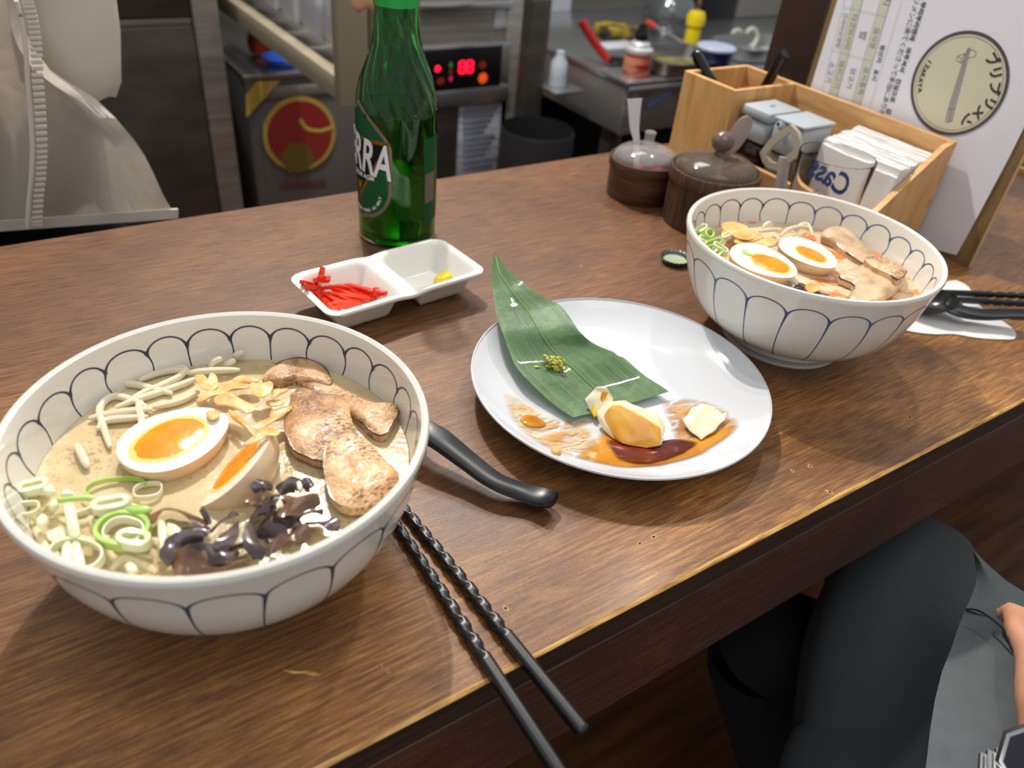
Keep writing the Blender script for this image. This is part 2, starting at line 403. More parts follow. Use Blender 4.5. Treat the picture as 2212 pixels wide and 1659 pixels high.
bowl1 = ramen_bowl('large white ramen bowl with blue petal lines and pale broth, front left', B1, d2r(0.5), d2r(-98), M['blue_line'], 3)
bowl2 = ramen_bowl('white petal-lined ramen bowl of reddish broth beside the wooden box', B2, d2r(7), d2r(-148), M['blue_line2'], 8)
def broth_mat(name, base, spots, oil=None):
    m = bpy.data.materials.new(name); m.use_nodes = True; t = NT(m); b = t.n['Principled BSDF']
    v = coords(t); c = ramp(t, noisetex(t, v, 22, 4, .6, .4), [(.3, base[0]), (.5, base[1]), (.7, base[2])])
    vo = t.add('ShaderNodeTexVoronoi', feature='SMOOTH_F1'); t.link(v, vo.inputs['Vector']); vo.inputs['Scale'].default_value = 330
    vo.inputs['Smoothness'].default_value = .3
    dots = ramp(t, vo.outputs['Distance'], [(.28, 1.), (.36, 0.)])
    mask = ramp(t, noisetex(t, v, 26, 2), [(.46, 0.), (.62, .55)])
    mm = t.add('ShaderNodeMath', operation='MULTIPLY'); t.link(dots, mm.inputs[0]); t.link(mask, mm.inputs[1])
    c = mixc(t, mm.outputs[0], c, spots)
    if oil:
        c = mixc(t, ramp(t, noisetex(t, v, 30, 5, .62, 1.2), [(.50, 0.), (.57, .9)]), c, oil)
    t.link(c, b.inputs['Base Color']); b.inputs['Roughness'].default_value = .2; b.inputs['Coat Weight'].default_value = .1
    b.inputs['Subsurface Weight'].default_value = .15; b.inputs['Subsurface Scale'].default_value = .003
    bumpn(t, b, noisetex(t, v, 150, 4), .0005)
    return m
def broth(name, label, c, m, seed):
    bm = BM(); n = 96; P = [Vector((c.x + BR * math.cos(2 * PI * k / n), c.y + BR * math.sin(2 * PI * k / n))) for k in range(n)]
    pebble(bm, P, BZ, 0, 34, na=.0006, ns=55, seed=seed, base=.014)
    # keep the underside inside the bowl wall
    for v in bm.verts:
        if v.co.z < BZ - .01: v.co.x = c.x + (v.co.x - c.x) * .93; v.co.y = c.y + (v.co.y - c.y) * .93
    o = obj(name, bm, m); tag(o, label, 'soup'); return o
broth('pork_broth', 'milky beige broth filling the front left bowl', B1, broth_mat('milky_broth', ('c0a878', 'd2bd92', 'dfcea8'), 'a98d5c'), 1)
broth('spicy_broth', 'cream broth with orange oil filling the bowl beside the box', B2, broth_mat('spicy_broth', ('cfbc98', 'dccaa6', 'e5d7b8'), 'c9a467', 'd87a2c'), 2)
# ------------------------------------------------------------------ soup toppings
m_white = mat('egg_white', 'f8efe0', .22, sss=.15, coat=.3); m_tan = mat('soy_egg_skin', rough=.3, stops=[(.35, 'd9b68b'), (.65, 'e8cfa9')], scale=20, coat=.3)
def yolk_mat():
    m = bpy.data.materials.new('egg_yolk'); m.use_nodes = True; t = NT(m); b = t.n['Principled BSDF']; v = coords(t)
    t.link(ramp(t, noisetex(t, v, 60, 3), [(.35, 'f08800'), (.6, 'fb9a02'), (.8, 'ffae10')]), b.inputs['Base Color'])
    b.inputs['Roughness'].default_value = .25; b.inputs['Coat Weight'].default_value = .3; b.inputs['Subsurface Weight'].default_value = .1; b.inputs['Subsurface Scale'].default_value = .003
    bumpn(t, b, noisetex(t, v, 150, 3), .0002); return m
m_yolk = yolk_mat(); m_yrim = mat('yolk_rim', 'fbd27c', .25, sss=.1)
def egg_half(label, c, axis, normal, L=.058, Wd=.044, yoff=(.004, -.001), ys=(.0185, .0125), group='halved soy eggs'):
    th = thing('soy_egg_half', label, 'egg', c, 0, group)
    ax = Vector(axis).normalized(); nn = Vector(normal).normalized(); ax = (ax - nn * ax.dot(nn)).normalized(); sy = nn.cross(ax)
    R = Matrix((ax, sy, nn)).transposed()
    def hw(t): # half width along the axis t in -1..1, pointed at +1
        return Wd / 2 * math.sqrt(max(0, 1 - t * t)) * (1 - .16 * t)
    bm = BM(); n, m_ = 28, 16; rows = []
    for i in range(n + 1):
        t = -math.cos(PI * i / n); r = hw(t)
        rows.append([bm.verts.new((t * L / 2, r * math.cos(PI * j / m_), -r * .94 * math.sin(PI * j / m_) - (.0006 if 0 < j < m_ else 0))) for j in range(m_ + 1)])
    for A, B in zip(rows, rows[1:]):
        for j in range(m_): bm.faces.new((A[j], A[j + 1], B[j + 1], B[j])).material_index = 1
        bm.faces.new((A[0], B[0], B[m_], A[m_])).material_index = 0
    bmesh.ops.remove_doubles(bm, verts=bm.verts[:], dist=1e-6)
    for v in bm.verts: v.co = R @ v.co
    obj('egg_white', bm, [m_white, m_tan], th)
    for nm, k, h, mm in (('yolk_rim', 1.10, .0004, m_yrim), ('yolk', 1., .0012, m_yolk)):
        bm = BM(); P = ell_outline(yoff, ys[0] * k, ys[1] * k, .05, 36, .06, 4)
        pebble(bm, P, .0001, h, 6, 2.5, na=.0003 if k == 1 else 0, ns=200, base=.0006)
        for v in bm.verts: v.co = R @ v.co
        obj(nm, bm, mm, th)
    return th
z = .0765
c = at(379, 943, z); egg_half('round-faced egg half lying cut side up in the front left bowl', c, at(492, 893, z) - at(268, 1003, z), (0, 0, 1), .0585, .046, (-.003, .0005), (.0198, .0142))
c = at(505, 1005, .073); egg_half('egg half tipped on its side beside the garlic chips, front left bowl', c + IX * .001, at(592, 946, z) - at(425, 1083, z), -IX * .62 + IY * .10 + Vector((0, 0, .78)), .056, .043, (0, 0), (.0178, .0125))
z = .078
c = at(1650, 563, z); egg_half('egg half nearest the rim in the reddish soup', c, at(1727, 598, z) - at(1574, 538, z), Vector((0, 0, 1)) - IY * .10, .058, .044, (.006, 0), (.017, .0115))
c = at(1747, 545, z + .001); egg_half('egg half behind its pair, beside the pork in the reddish soup', c, at(1813, 582, z) - at(1682, 512, z), Vector((0, 0, 1)) - IY * .06, .054, .041, (.003, -.001), (.0145, .009))
def pork_mat():
    m = bpy.data.materials.new('seared_pork'); m.use_nodes = True; t = NT(m); b = t.n['Principled BSDF']; v = coords(t)
    c = ramp(t, noisetex(t, v, 45, 5, .6, .8), [(.3, '93683f'), (.44, 'bd8f60'), (.58, 'dcb183'), (.75, 'ebcb9d')])
    v2 = coords(t, (1, 2.4, 1)); sp = noisetex(t, v2, 330, 3, .6)
    ms = noisetex(t, v, 38, 2)
    mm = t.add('ShaderNodeMath', operation='MULTIPLY'); t.link(ramp(t, sp, [(.50, 0.), (.58, 1.)]), mm.inputs[0]); t.link(ramp(t, ms, [(.45, 0.), (.60, .9)]), mm.inputs[1])
    c = mixc(t, mm.outputs[0], c, '3e2214'); t.link(c, b.inputs['Base Color'])
    b.inputs['Roughness'].default_value = .36; b.inputs['Coat Weight'].default_value = .2; b.inputs['Subsurface Weight'].default_value = .1; b.inputs['Subsurface Scale'].default_value = .003
    n1 = bumpn(t, b, noisetex(t, v, 60, 3), .0010); bumpn(t, b, noisetex(t, v, 380, 3), .0010, 1, n1)
    return m
m_pork = pork_mat(); m_char = mat('charred_edge', rough=.3, stops=[(.35, '3c2620'), (.65, '8a5f40')], scale=120, coat=.3, bump=.0006)
m_pork2 = mat('pale_pork', rough=.28, stops=[(.3, 'b18c66'), (.5, 'd2b48e'), (.7, 'e2caa6')], scale=50, bump=.0008, coat=.3)
def peach_mat():
    m = m_pork.copy(); m.name = 'peach_pork'
    r = [n for n in m.node_tree.nodes if n.type == 'VALTORGB' and len(n.color_ramp.elements) == 4][0]
    for e, c in zip(r.color_ramp.elements, ('b07c4c', 'd9a873', 'eec798', 'f5d9b2')): e.color = (*lin(c), 1)
    return m
m_peach = peach_mat()
def chashu(label, P, z, th, seed, tilt=(0, 0), m=None, na=.0016, group='seared pork slices in the front left bowl'):
    O = px_outline(P, z, 4); n = len(O); c = sum(O, Vector((0, 0))) / n
    O = [c + (q - c) * (1 + .03 * nz((q.x, q.y), 300, seed)) for q in O]
    th_ = thing('pork_slice', label, 'pork slice', (c.x, c.y, z), 0, group)
    zf = lambda x, y: z - th * .5 + tilt[0] * (x - c.x) + tilt[1] * (y - c.y) + .0022 * nz((x, y), 32, seed + 3)
    bm = BM(); pebble(bm, O, z, th * .6, 10, 5., na, 110, seed, base=.004, zfn=zf, edge=.35); adopt(obj('meat', bm, m or m_pork), th_)
    bm = BM()      # charred rind round the rim
    pts = [Vector((q.x, q.y, zf(q.x, q.y) + th * .12)) for q in O]
    k0 = seed * 5 % n; arc = [pts[(k0 + i) % n] for i in range(int(n * (.62 if m is None else .36)))]
    sweep(bm, arc, lambda i, t: circ(.0006 + .0005 * nz((i, 0), .4, seed), .0009, 6)); adopt(obj('charred_rind', bm, m_char), th_)
chashu('long seared pork slice against the right wall of the front bowl', [(655, 822), (712, 815), (750, 838), (790, 862), (830, 872), (858, 874), (863, 884), (846, 912), (832, 934), (806, 931), (778, 905), (745, 880), (700, 862)], .0740, .006, 2, (.05, 0))
chashu('small dark pork slice at the back of the front bowl', [(566, 812), (588, 787), (622, 770), (662, 768), (700, 784), (712, 806), (712, 826), (672, 822), (632, 815), (598, 820)], .0735, .006, 1)
chashu('broad pork slice in the middle of the front bowl, curled dark top', [(624, 862), (634, 840), (662, 832), (690, 842), (738, 848), (752, 872), (762, 905), (772, 935), (748, 962), (706, 985), (664, 978), (628, 955), (614, 905)], .0775, .007, 5, (0, .0))
chashu('peach-coloured pork slice nearest the rim of the front bowl', [(712, 950), (742, 934), (776, 938), (808, 962), (836, 990), (862, 1018), (850, 1050), (812, 1080), (768, 1087), (728, 1076), (706, 1040), (700, 990)], .0800, .008, 7, (0, .05), m_peach)
chashu('pork slice with dark rind at the back of the reddish soup', [(1774, 508), (1792, 494), (1820, 492), (1846, 504), (1872, 522), (1900, 545), (1912, 558), (1880, 562), (1840, 545), (1800, 520)], .0745, .006, 4, (.0, .1), m_pork2, group='pork slices in the reddish soup')
chashu('folded pork slice with speckled sear in the reddish soup', [(1815, 590), (1850, 570), (1880, 560), (1925, 565), (1955, 580), (1955, 600), (1935, 622), (1905, 640), (1870, 645), (1835, 638), (1850, 610)], .0765, .009, 6, (0, -.05), m_pork2, group='pork slices in the reddish soup')
chashu('short pork strip with dark end on the folded slice', [(1870, 554), (1900, 554), (1935, 566), (1958, 580), (1955, 592), (1940, 600), (1920, 588), (1885, 570)], .0835, .004, 9, (0, 0), m_pork, group='pork slices in the reddish soup')
# fried garlic chips
m_gar = mat('fried_garlic', rough=.4, stops=[(.35, 'd09a4c'), (.55, 'e5bd78'), (.75, 'efd096')], scale=70, bump=.0005, coat=.15)
def garlic(P, z, seed, lab, grp, curl=.0):
    O = px_outline(P, z, 3); c = sum(O, Vector((0, 0))) / len(O)
    bm = BM(); pebble(bm, O, z, .0005, 4, 4, .0005, 260, seed, base=.0006, zfn=lambda x, y: z + curl * 40 * ((x - c.x) ** 2 + (y - c.y) ** 2) + .0012 * nz((x, y), 130, seed))
    o = obj('garlic_chip', bm, m_gar); tag(o, lab, 'garlic chip', grp); return o
G1 = 'fried garlic chips in the front left bowl'
for k, (P, z, lab) in enumerate([
    ([(420, 812), (440, 810), (450, 822), (456, 806), (468, 812), (470, 834), (455, 842), (432, 834)], .0775, 'heart-shaped garlic chip above the egg, front bowl'),
    ([(424, 864), (455, 838), (490, 826), (530, 826), (536, 836), (500, 844), (465, 856), (440, 866)], .0765, 'long brown garlic chip behind the egg, front bowl'),
    ([(502, 820), (520, 811), (550, 812), (560, 822), (548, 828), (520, 827)], .0765, 'flat garlic chip between sprouts and dark pork, front bowl'),
    ([(542, 828), (560, 829), (582, 822), (590, 832), (582, 850), (560, 858), (544, 846)], .0795, 'round garlic chip beside the small dark pork slice'),
    ([(462, 862), (478, 850), (500, 852), (530, 866), (550, 878), (546, 890), (525, 890), (495, 876), (470, 874)], .0800, 'wavy garlic chip touching the top of the egg'),
    ([(494, 886), (505, 890), (530, 912), (550, 936), (545, 940), (520, 918), (498, 898)], .0785, 'upright brown garlic chip between the two egg halves'),
    ([(590, 844), (618, 838), (622, 842), (600, 856), (588, 860)], .0765, 'small pale garlic chip left of the middle pork'),
    ([(582, 900), (592, 882), (625, 876), (630, 882), (610, 898), (592, 906)], .0785, 'leaf-shaped garlic chip touching the middle pork'),
    ([(546, 922), (556, 912), (590, 900), (600, 904), (580, 918), (556, 928)], .0785, 'slim garlic chip above the tipped egg'),
    ([(525, 960), (545, 948), (562, 925), (590, 924), (604, 932), (596, 942), (575, 944), (550, 958)], .0865, 'bent garlic chip lying on the tipped egg'),
    ([(446, 890), (460, 885), (474, 890), (472, 902), (460, 908), (450, 904)], .0785, 'tiny garlic chip on the white of the egg'),
    ([(575, 868), (600, 864), (615, 870), (600, 878), (580, 878)], .0735, 'browned garlic flake half sunk by the middle pork')]): garlic(P, z, k, lab, G1)
G2 = 'fried garlic chips in the reddish soup'
for k, (P, z, lab) in enumerate([
    ([(1558, 486), (1575, 478), (1600, 482), (1618, 494), (1600, 508), (1572, 504)], .0775, 'large golden garlic chip by the far wall of the reddish soup'),
    ([(1580, 500), (1602, 492), (1628, 500), (1640, 510), (1618, 518), (1592, 514)], .078, 'garlic chip overlapping the large golden one'),
    ([(1585, 520), (1615, 515), (1650, 522), (1642, 532), (1605, 530)], .076, 'long pale garlic chip behind the nearest egg'),
    ([(1642, 518), (1660, 512), (1676, 518), (1672, 530), (1650, 533)], .0765, 'translucent garlic chip touching the far egg'),
    ([(1560, 500), (1578, 506), (1580, 516), (1562, 514)], .076, 'small garlic chip beside the scallions, reddish soup'),
    ([(1602, 508), (1640, 504), (1650, 512), (1620, 520)], .0775, 'narrow garlic chip in the middle of the garlic heap'),
    ([(1740, 615), (1752, 610), (1768, 615), (1770, 626), (1755, 630), (1742, 626)], .0765, 'round garlic clove slice near the front wall of the reddish soup')]): garlic(P, z, k + 30, lab, G2)
# bean sprouts
m_spr = mat('bean_sprout', 'e6ddc2', .25, sss=.2, coat=.3)
def strand(name, P, z, r, m, lab, cat, grp, flat=1., dz=None, tap=.5, n=5):
    pts = [at(x, y, z + (dz[i] if dz else 0)) for i, (x, y) in enumerate(P)]
    bm = BM(); tube(bm, smooth_pts(pts, n), r, 8, ry=r * flat, taper=tap); o = obj(name, bm, m); tag(o, lab, cat, grp); return o
S1 = 'bean sprouts in the front left bowl'
SLL = ['longest bean sprout arching over the others', 'bean sprout standing short beside the round-faced egg', 'bean sprout looping back at its far end', 'bean sprout hooked at its left tip behind the arch', 'bean sprout straight and slanting to the garlic chips',
       'upper of two flat bean sprouts pointing at the left wall', 'lower bean sprout with a rounded left tip', 'bean sprout lying along the far wall', 'bean sprout tip leaning on the far wall', 'bean sprout stub between the far tips', 'bean sprout tip highest on the far wall',
       'bean sprout curving beneath the loop', 'bean sprout running to the top of the egg', 'lone white bean sprout left of the egg']
for P, dz in [([(238, 966), (226, 930), (215, 890), (224, 868), (250, 856), (290, 866), (318, 880)], None), ([(302, 938), (306, 910), (300, 878), (308, 868)], None),
              ([(275, 868), (310, 848), (350, 832), (385, 815), (400, 800), (392, 793), (360, 798)], None), ([(248, 842), (262, 830), (300, 832), (335, 842), (372, 850)], None),
              ([(250, 880), (300, 862), (350, 846), (400, 828), (420, 818)], None), ([(192, 904), (230, 896), (280, 888), (330, 884)], None), ([(212, 928), (228, 910), (270, 904), (320, 900)], None),
              ([(400, 806), (440, 802), (480, 800), (518, 799)], [0, .002, .002, 0]), ([(455, 796), (462, 782), (480, 774)], [0, .004, .006]), ([(482, 790), (500, 782), (505, 776)], [0, .003, .004]),
              ([(508, 776), (512, 766), (528, 760)], [0, .004, .005]), ([(300, 822), (340, 806), (380, 800), (410, 802)], None), ([(330, 880), (370, 872), (400, 862), (430, 846)], None), ([(165, 960), (178, 985), (190, 1010)], [0, .001, 0])]:
    strand('bean_sprout', P, .0698, .0022, m_spr, SLL[len([o for o in COL.objects if o.name.startswith('bean_sprout')])] + ', front left bowl', 'bean sprout', S1, dz=dz)
for P in [([(1650, 500), (1652, 488), (1662, 482), (1668, 492)]), ([(1686, 510), (1705, 495), (1735, 490), (1755, 500)]), ([(1715, 510), (1728, 488), (1745, 486), (1756, 510)]), ([(1690, 500), (1672, 496), (1640, 500)])]:
    strand('bean_sprout', P, .074, .0021, m_spr, ['pale sprout loop beside the large garlic chip', 'wide low sprout arch behind the far egg', 'tall translucent sprout arch touching the far egg', 'flat sprout left of the two arches'][len([o for o in COL.objects if o.name.startswith('bean_sprout')]) - 14] + ', reddish soup', 'bean sprout', 'bean sprouts in the reddish soup', dz=[0, .004, .005, 0][:len(P)])
# wood ear strips
m_ear = mat('wood_ear', rough=.3, stops=[(.3, '332a2c'), (.55, '4f4142'), (.8, '7a6256')], scale=60, coat=.5, bump=.0006)
m_ear2 = mat('wood_ear_brown', rough=.2, stops=[(.3, '4a342c'), (.6, '7d5b44'), (.8, '96704f')], scale=60, coat=.5, bump=.0006)
E1 = 'wood ear mushroom strips in the front left bowl'; EL = 'glossy dark brown mushroom strip at the near side of the front bowl'
def ear(P, z, w, k, m=None, dz=None, g=E1, lab=EL):
    pts = smooth_pts([at(x, y, z + (dz[i] if dz else 0)) for i, (x, y) in enumerate(P)], 5); n = len(pts)
    def sec(i, t):
        ww = w * (.45 + .75 * math.sin(PI * min(1, max(0, .08 + t * .86))) ** .6) * (1 + .25 * nz((i, k), .35, k)); tw = .9 * math.sin(t * 3 + k)
        q = [(-ww, 0), (-ww * .5, .0006), (0, .0009), (ww * .5, .0006), (ww, 0), (ww * .5, -.0005), (0, -.0003), (-ww * .5, -.0005)]
        return [(x * math.cos(tw) - y * math.sin(tw), x * math.sin(tw) + y * math.cos(tw)) for x, y in q]
    bm = BM(); sweep(bm, pts, sec); o = obj('mushroom_strip', bm, m or (m_ear if k % 3 else m_ear2)); tag(o, lab, 'mushroom', g)
ears = [([(320, 1128), (340, 1108), (362, 1100), (392, 1106), (420, 1120), (438, 1140)], .073, .0034), ([(395, 1142), (415, 1138), (436, 1146), (440, 1160)], .074, .003),
        ([(372, 1215), (360, 1195), (372, 1175), (400, 1162), (440, 1160)], .076, .0028), ([(372, 1225), (400, 1215), (440, 1218), (480, 1210)], .074, .0045), ([(400, 1200), (430, 1198), (470, 1200), (505, 1195)], .076, .0038),
        ([(470, 1190), (488, 1168), (504, 1140), (510, 1132)], .078, .003), ([(500, 1195), (520, 1182), (545, 1190), (560, 1205)], .075, .004), ([(455, 1150), (475, 1130), (500, 1115), (508, 1108)], .073, .0022),
        ([(546, 1140), (540, 1165), (552, 1188), (572, 1200)], .079, .0028), ([(572, 1200), (590, 1182), (610, 1165), (618, 1160)], .078, .0022), ([(560, 1140), (580, 1148), (600, 1160), (592, 1175)], .075, .0042),
        ([(545, 1060), (560, 1050), (575, 1045), (580, 1058)], .080, .003), ([(538, 1090), (550, 1072), (572, 1062), (585, 1075)], .078, .0042), ([(568, 1110), (572, 1090), (582, 1075), (600, 1082)], .080, .0038),
        ([(552, 1130), (558, 1112), (575, 1105), (590, 1112)], .076, .0045), ([(600, 1115), (625, 1100), (655, 1088), (690, 1078)], .079, .0030), ([(600, 1062), (618, 1052), (640, 1046), (655, 1055)], .074, .003),
        ([(655, 1052), (668, 1046), (678, 1050)], .075, .003), ([(610, 1085), (630, 1076), (645, 1082)], .074, .0028), ([(635, 1125), (655, 1112), (675, 1106), (698, 1106)], .074, .0028),
        ([(660, 1132), (690, 1130), (712, 1132), (735, 1136)], .073, .003), ([(620, 1160), (645, 1152), (670, 1150)], .073, .0036), ([(436, 1100), (446, 1118), (452, 1132)], .073, .0014), ([(590, 1120), (620, 1124), (650, 1132)], .074, .0038),
        ([(420, 1226), (460, 1226), (500, 1218), (540, 1210)], .073, .0040), ([(470, 1175), (500, 1180), (530, 1172), (545, 1160)], .0735, .0034)]
EAL = ['long arched mushroom strip left of the heap', 'stubby mushroom strip just inside the arched one', 'brown curled mushroom strip at the lower left of the heap', 'wide dark mushroom strip against the near rim, left', 'dark mushroom strip above the near rim strip', 'brown mushroom strip standing upright in mid heap', 'broad mushroom strip below the upright one',
       'thin slanting mushroom strip above the upright one', 'brown mushroom strip curling round the pale gap', 'narrow mushroom strip meeting the curled brown one', 'wide mushroom strip at the centre right of the heap', 'mushroom strip tip highest on the tipped egg', 'brown mushroom strip just below the tipped egg tip', 'bent dark mushroom strip under the tipped egg',
       'broad dark mushroom strip in the core of the heap', 'smooth grey mushroom strip pointing to the pork', 'brown mushroom strip at the top right of the heap', 'small dark mushroom curl nearest the pork', 'short mushroom strip behind the smooth grey one', 'thin mushroom strip between grey strip and right rim', 'dark mushroom strip lying along the right rim', 'low mushroom strip near the right rim',
       'thin mushroom splinter left of the heap', 'long flat mushroom strip across the right side', 'broad brown mushroom strip on the near rim', 'mushroom strip crossing below the upright one']
for k, (P, z, w) in enumerate(ears): ear(P, z, w * 1.12, k, dz=[0] + [.001] * (len(P) - 2) + [0], lab=EAL[k] + ', front bowl')
for k, P in enumerate([[(1715, 618), (1735, 622), (1760, 630)], [(1735, 628), (1765, 634), (1790, 638)], [(1700, 612), (1722, 616), (1740, 626)]]):
    ear(P, .073, .003, k + 41, m_ear, g='mushroom strips in the reddish soup', lab=['dark mushroom strip under the round garlic slice', 'dark mushroom strip right of the round garlic slice', 'dark mushroom strip left of the round garlic slice'][k] + ', reddish soup')
# scallions: rings and slivers
m_sc_g = mat('scallion_green', rough=.25, stops=[(.35, '9cc858'), (.6, 'bfdc7e')], scale=50, coat=.3, sss=.15); m_sc_w = mat('scallion_pale', rough=.25, stops=[(.35, 'e2e6b8'), (.65, 'f1f2da')], scale=60, coat=.3, sss=.15)
def ring(cx, cy, z, a, b, rot, h, w, m, lab, grp, tilt=(0, 0), arc=1.):
    c = at(cx, cy, z); n = 30; pts = []
    for k in range(int(n * arc) + (0 if arc == 1 else 1)):
        t = 2 * PI * k / n; x, y = a * math.cos(t), b * math.sin(t)
        X_, Y_ = x * math.cos(rot) - y * math.sin(rot), x * math.sin(rot) + y * math.cos(rot)
        pts.append(c + IX * X_ + IY * Y_ + Vector((0, 0, tilt[0] * X_ + tilt[1] * Y_ + .0004 * math.sin(3 * t))))
    bm = BM(); sweep(bm, pts, lambda i, t: [(-w / 2, -h / 2), (w / 2, -h / 2), (w / 2 * .9, h / 2), (-w / 2 * .9, h / 2)], closed=arc == 1)
    o = obj('scallion_ring', bm, m); tag(o, lab, 'scallion', grp); return o
C1 = 'scallion pieces in the front left bowl'
ring(265, 1145, .0735, .0125, .0100, -.5, .0050, .0022, m_sc_g, 'big bright green scallion ring at the near left of the front bowl', C1, (0, -.1))
ring(268, 1150, .0745, .0095, .0075, -.4, .0045, .0010, m_sc_w, 'pale inner scallion layer within the big green ring', C1)
ring(290, 1166, .0755, .0068, .0036, -.15, .0050, .0030, m_sc_w, 'small white-hearted scallion piece inside the big green ring', C1)
ring(240, 1090, .0745, .0070, .0036, .35, .0045, .0032, m_sc_w, 'oval white scallion slice above the big green ring', C1)
ring(250, 1055, .0700, .0135, .0075, .2, .003, .0008, m_sc_g, 'thin submerged scallion ring left of the egg', C1, arc=.6)
ring(320, 1060, .0700, .0065, .0055, .2, .003, .0007, m_sc_w, 'faint scallion ring just below the round-faced egg', C1)
ring(165, 1200, .0735, .0125, .0080, -.3, .0045, .0012, m_sc_w, 'wide pale scallion ring touching the near rim of the front bowl', C1)
ring(72, 1052, .0735, .0055, .0034, .5, .0040, .0028, m_sc_w, 'scallion slice against the far left wall of the front bowl', C1)
ring(55, 1100, .0720, .0060, .0045, .2, .003, .0010, m_sc_w, 'small scallion ring by the left wall of the front bowl', C1)
ring(225, 1140, .0705, .0200, .0150, .2, .003, .0012, m_sc_w, 'loose outer scallion loop round the green ring', C1, arc=.4)
def slab(P, z, th, m, lab, name='scallion_piece', cat='scallion', grp=C1, dz=0, seed=0):
    O = px_outline(P, z, 2); bm = BM(); pebble(bm, O, z, th, 4, 6, .0003, 200, seed, base=.001, zfn=lambda x, y: z + dz * ((Vector((x, y, 0)) - O[0].to_3d()).dot(IY)))
    o = obj(name, bm, m); tag(o, lab, cat, grp); return o
slab([(136, 1090), (158, 1086), (166, 1112), (174, 1154), (150, 1158), (142, 1125)], .0765, .0018, m_sc_w, 'upright cream scallion strip near the left rim of the front bowl')
slab([(104, 1080), (140, 1074), (180, 1070), (206, 1070), (200, 1078), (160, 1080), (120, 1084)], .0745, .0012, m_sc_g, 'thin green scallion strip lying across the left of the front bowl')
slab([(100, 1052), (112, 1050), (122, 1062), (108, 1070), (92, 1064)], .0750, .0020, m_sc_w, 'small yellow scallion cube near the left wall')
slab([(130, 1068), (145, 1060), (162, 1066), (160, 1072), (136, 1074)], .0750, .0020, m_sc_w, 'small white scallion cube beside the yellow one')
slab([(78, 1128), (92, 1112), (104, 1118), (98, 1136), (84, 1140)], .0745, .002, m_sc_w, 'white scallion lump beneath the left rim')
slab([(134, 1180), (152, 1168), (158, 1200), (150, 1224), (134, 1220)], .0740, .0018, m_sc_w, 'white scallion strip inside the wide pale ring')
slab([(154, 1175), (172, 1172), (184, 1215), (176, 1230), (160, 1226)], .0748, .0018, m_sc_w, 'ridged cream scallion strip inside the wide pale ring')
slab([(340, 1128), (356, 1126), (362, 1165), (345, 1185)], .0770, .0016, m_sc_w, 'white scallion sliver standing beside the mushrooms')
slab([(362, 1128), (395, 1145), (385, 1170), (360, 1160)], .0735, .0014, m_sc_w, 'wide pale scallion shard left of the mushrooms')
slab([(262, 1100), (290, 1092), (326, 1094), (322, 1106), (290, 1112)], .0745, .0014, m_sc_g, 'shiny green-white scallion flake right of the oval slice')
slab([(640, 1043), (650, 1040), (654, 1056), (645, 1062)], .0765, .0014, m_sc_w, 'tiny scallion bit at the top of the mushroom heap')
slab([(84, 1188), (100, 1178), (108, 1196), (92, 1204)], .0745, .002, m_sc_w, 'white scallion bit against the near left rim')
slab([(105, 1092), (120, 1080), (128, 1092), (112, 1102)], .0745, .002, m_sc_w, 'white scallion chip above the upright strip')
slab([(268, 1222), (285, 1215), (300, 1232), (280, 1240)], .0740, .0015, m_sc_w, 'pale scallion bit at the near rim of the front bowl')
slab([(100, 1150), (150, 1135), (180, 1165), (120, 1175)], .0705, .001, m_sc_w, 'broad noodle-white scallion sheet under the broth, left')
C2 = 'scallion pieces in the reddish soup'
for k, (x, y, z_, a, r, m, lab) in enumerate([(1512, 498, .079, .0060, .6, m_sc_w, 'pale scallion ring highest on the left wall of the reddish soup'), (1532, 508, .081, .0062, 1.2, m_sc_g, 'vivid green scallion ring left of the garlic'),
                                         (1540, 528, .079, .0068, .2, m_sc_g, 'green scallion ring in the middle of the heap'), (1556, 538, .079, .0062, -.4, m_sc_w, 'pale scallion ring touching the nearest egg'),
                                         (1550, 550, .077, .0055, .8, m_sc_g, 'lowest scallion ring near the front wall, reddish soup'), (1524, 522, .077, .0060, -.2, m_sc_w, 'pale scallion ring against the left wall, reddish soup'),
                                         (1568, 512, .076, .0040, .4, m_sc_w, 'small yellow scallion ring beside the garlic heap'), (1506, 512, .077, .0050, .9, m_sc_g, 'green scallion ring hugging the left wall')]):
    ring(x, y, z_, a, a * .55, r, .0050, .0016, m, lab, C2, (.3 * (-1) ** k, .2))
slab([(1592, 537), (1610, 540), (1632, 552), (1612, 548)], .0795, .0006, m_sc_g, 'thin green scallion slip lying on the nearest egg', grp=C2)

# noodles showing through the broth
m_nood = mat('noodle', rough=.3, stops=[(.3, 'dcc99a'), (.7, 'eddfb8')], scale=40, coat=.2)
NL = ['noodle curving under the wide pale scallion ring', 'noodle along the near left wall', 'noodle passing under the big green ring', 'noodle bend beside the upright scallion strip', 'noodle between the green ring and the mushrooms', 'noodle loop at the near rim left of the mushrooms', 'short noodle by the left wall', 'noodle under the oval scallion slice']
for k, P in enumerate([[(110, 1180), (160, 1165), (220, 1180), (250, 1215)], [(80, 1140), (95, 1175), (140, 1215), (200, 1238)], [(190, 1120), (230, 1165), (280, 1195), (330, 1205)], [(120, 1110), (150, 1130), (190, 1128), (205, 1100)], [(310, 1195), (330, 1170), (350, 1185), (345, 1215)],
                       [(240, 1232), (270, 1205), (310, 1220), (340, 1238)], [(70, 1100), (82, 1120), (110, 1135)], [(180, 1085), (215, 1100), (260, 1080), (300, 1085)]]):
    strand('noodle', P, .0672, .0022, m_nood, NL[k] + ', front bowl', 'noodle', 'noodles in the front left bowl')

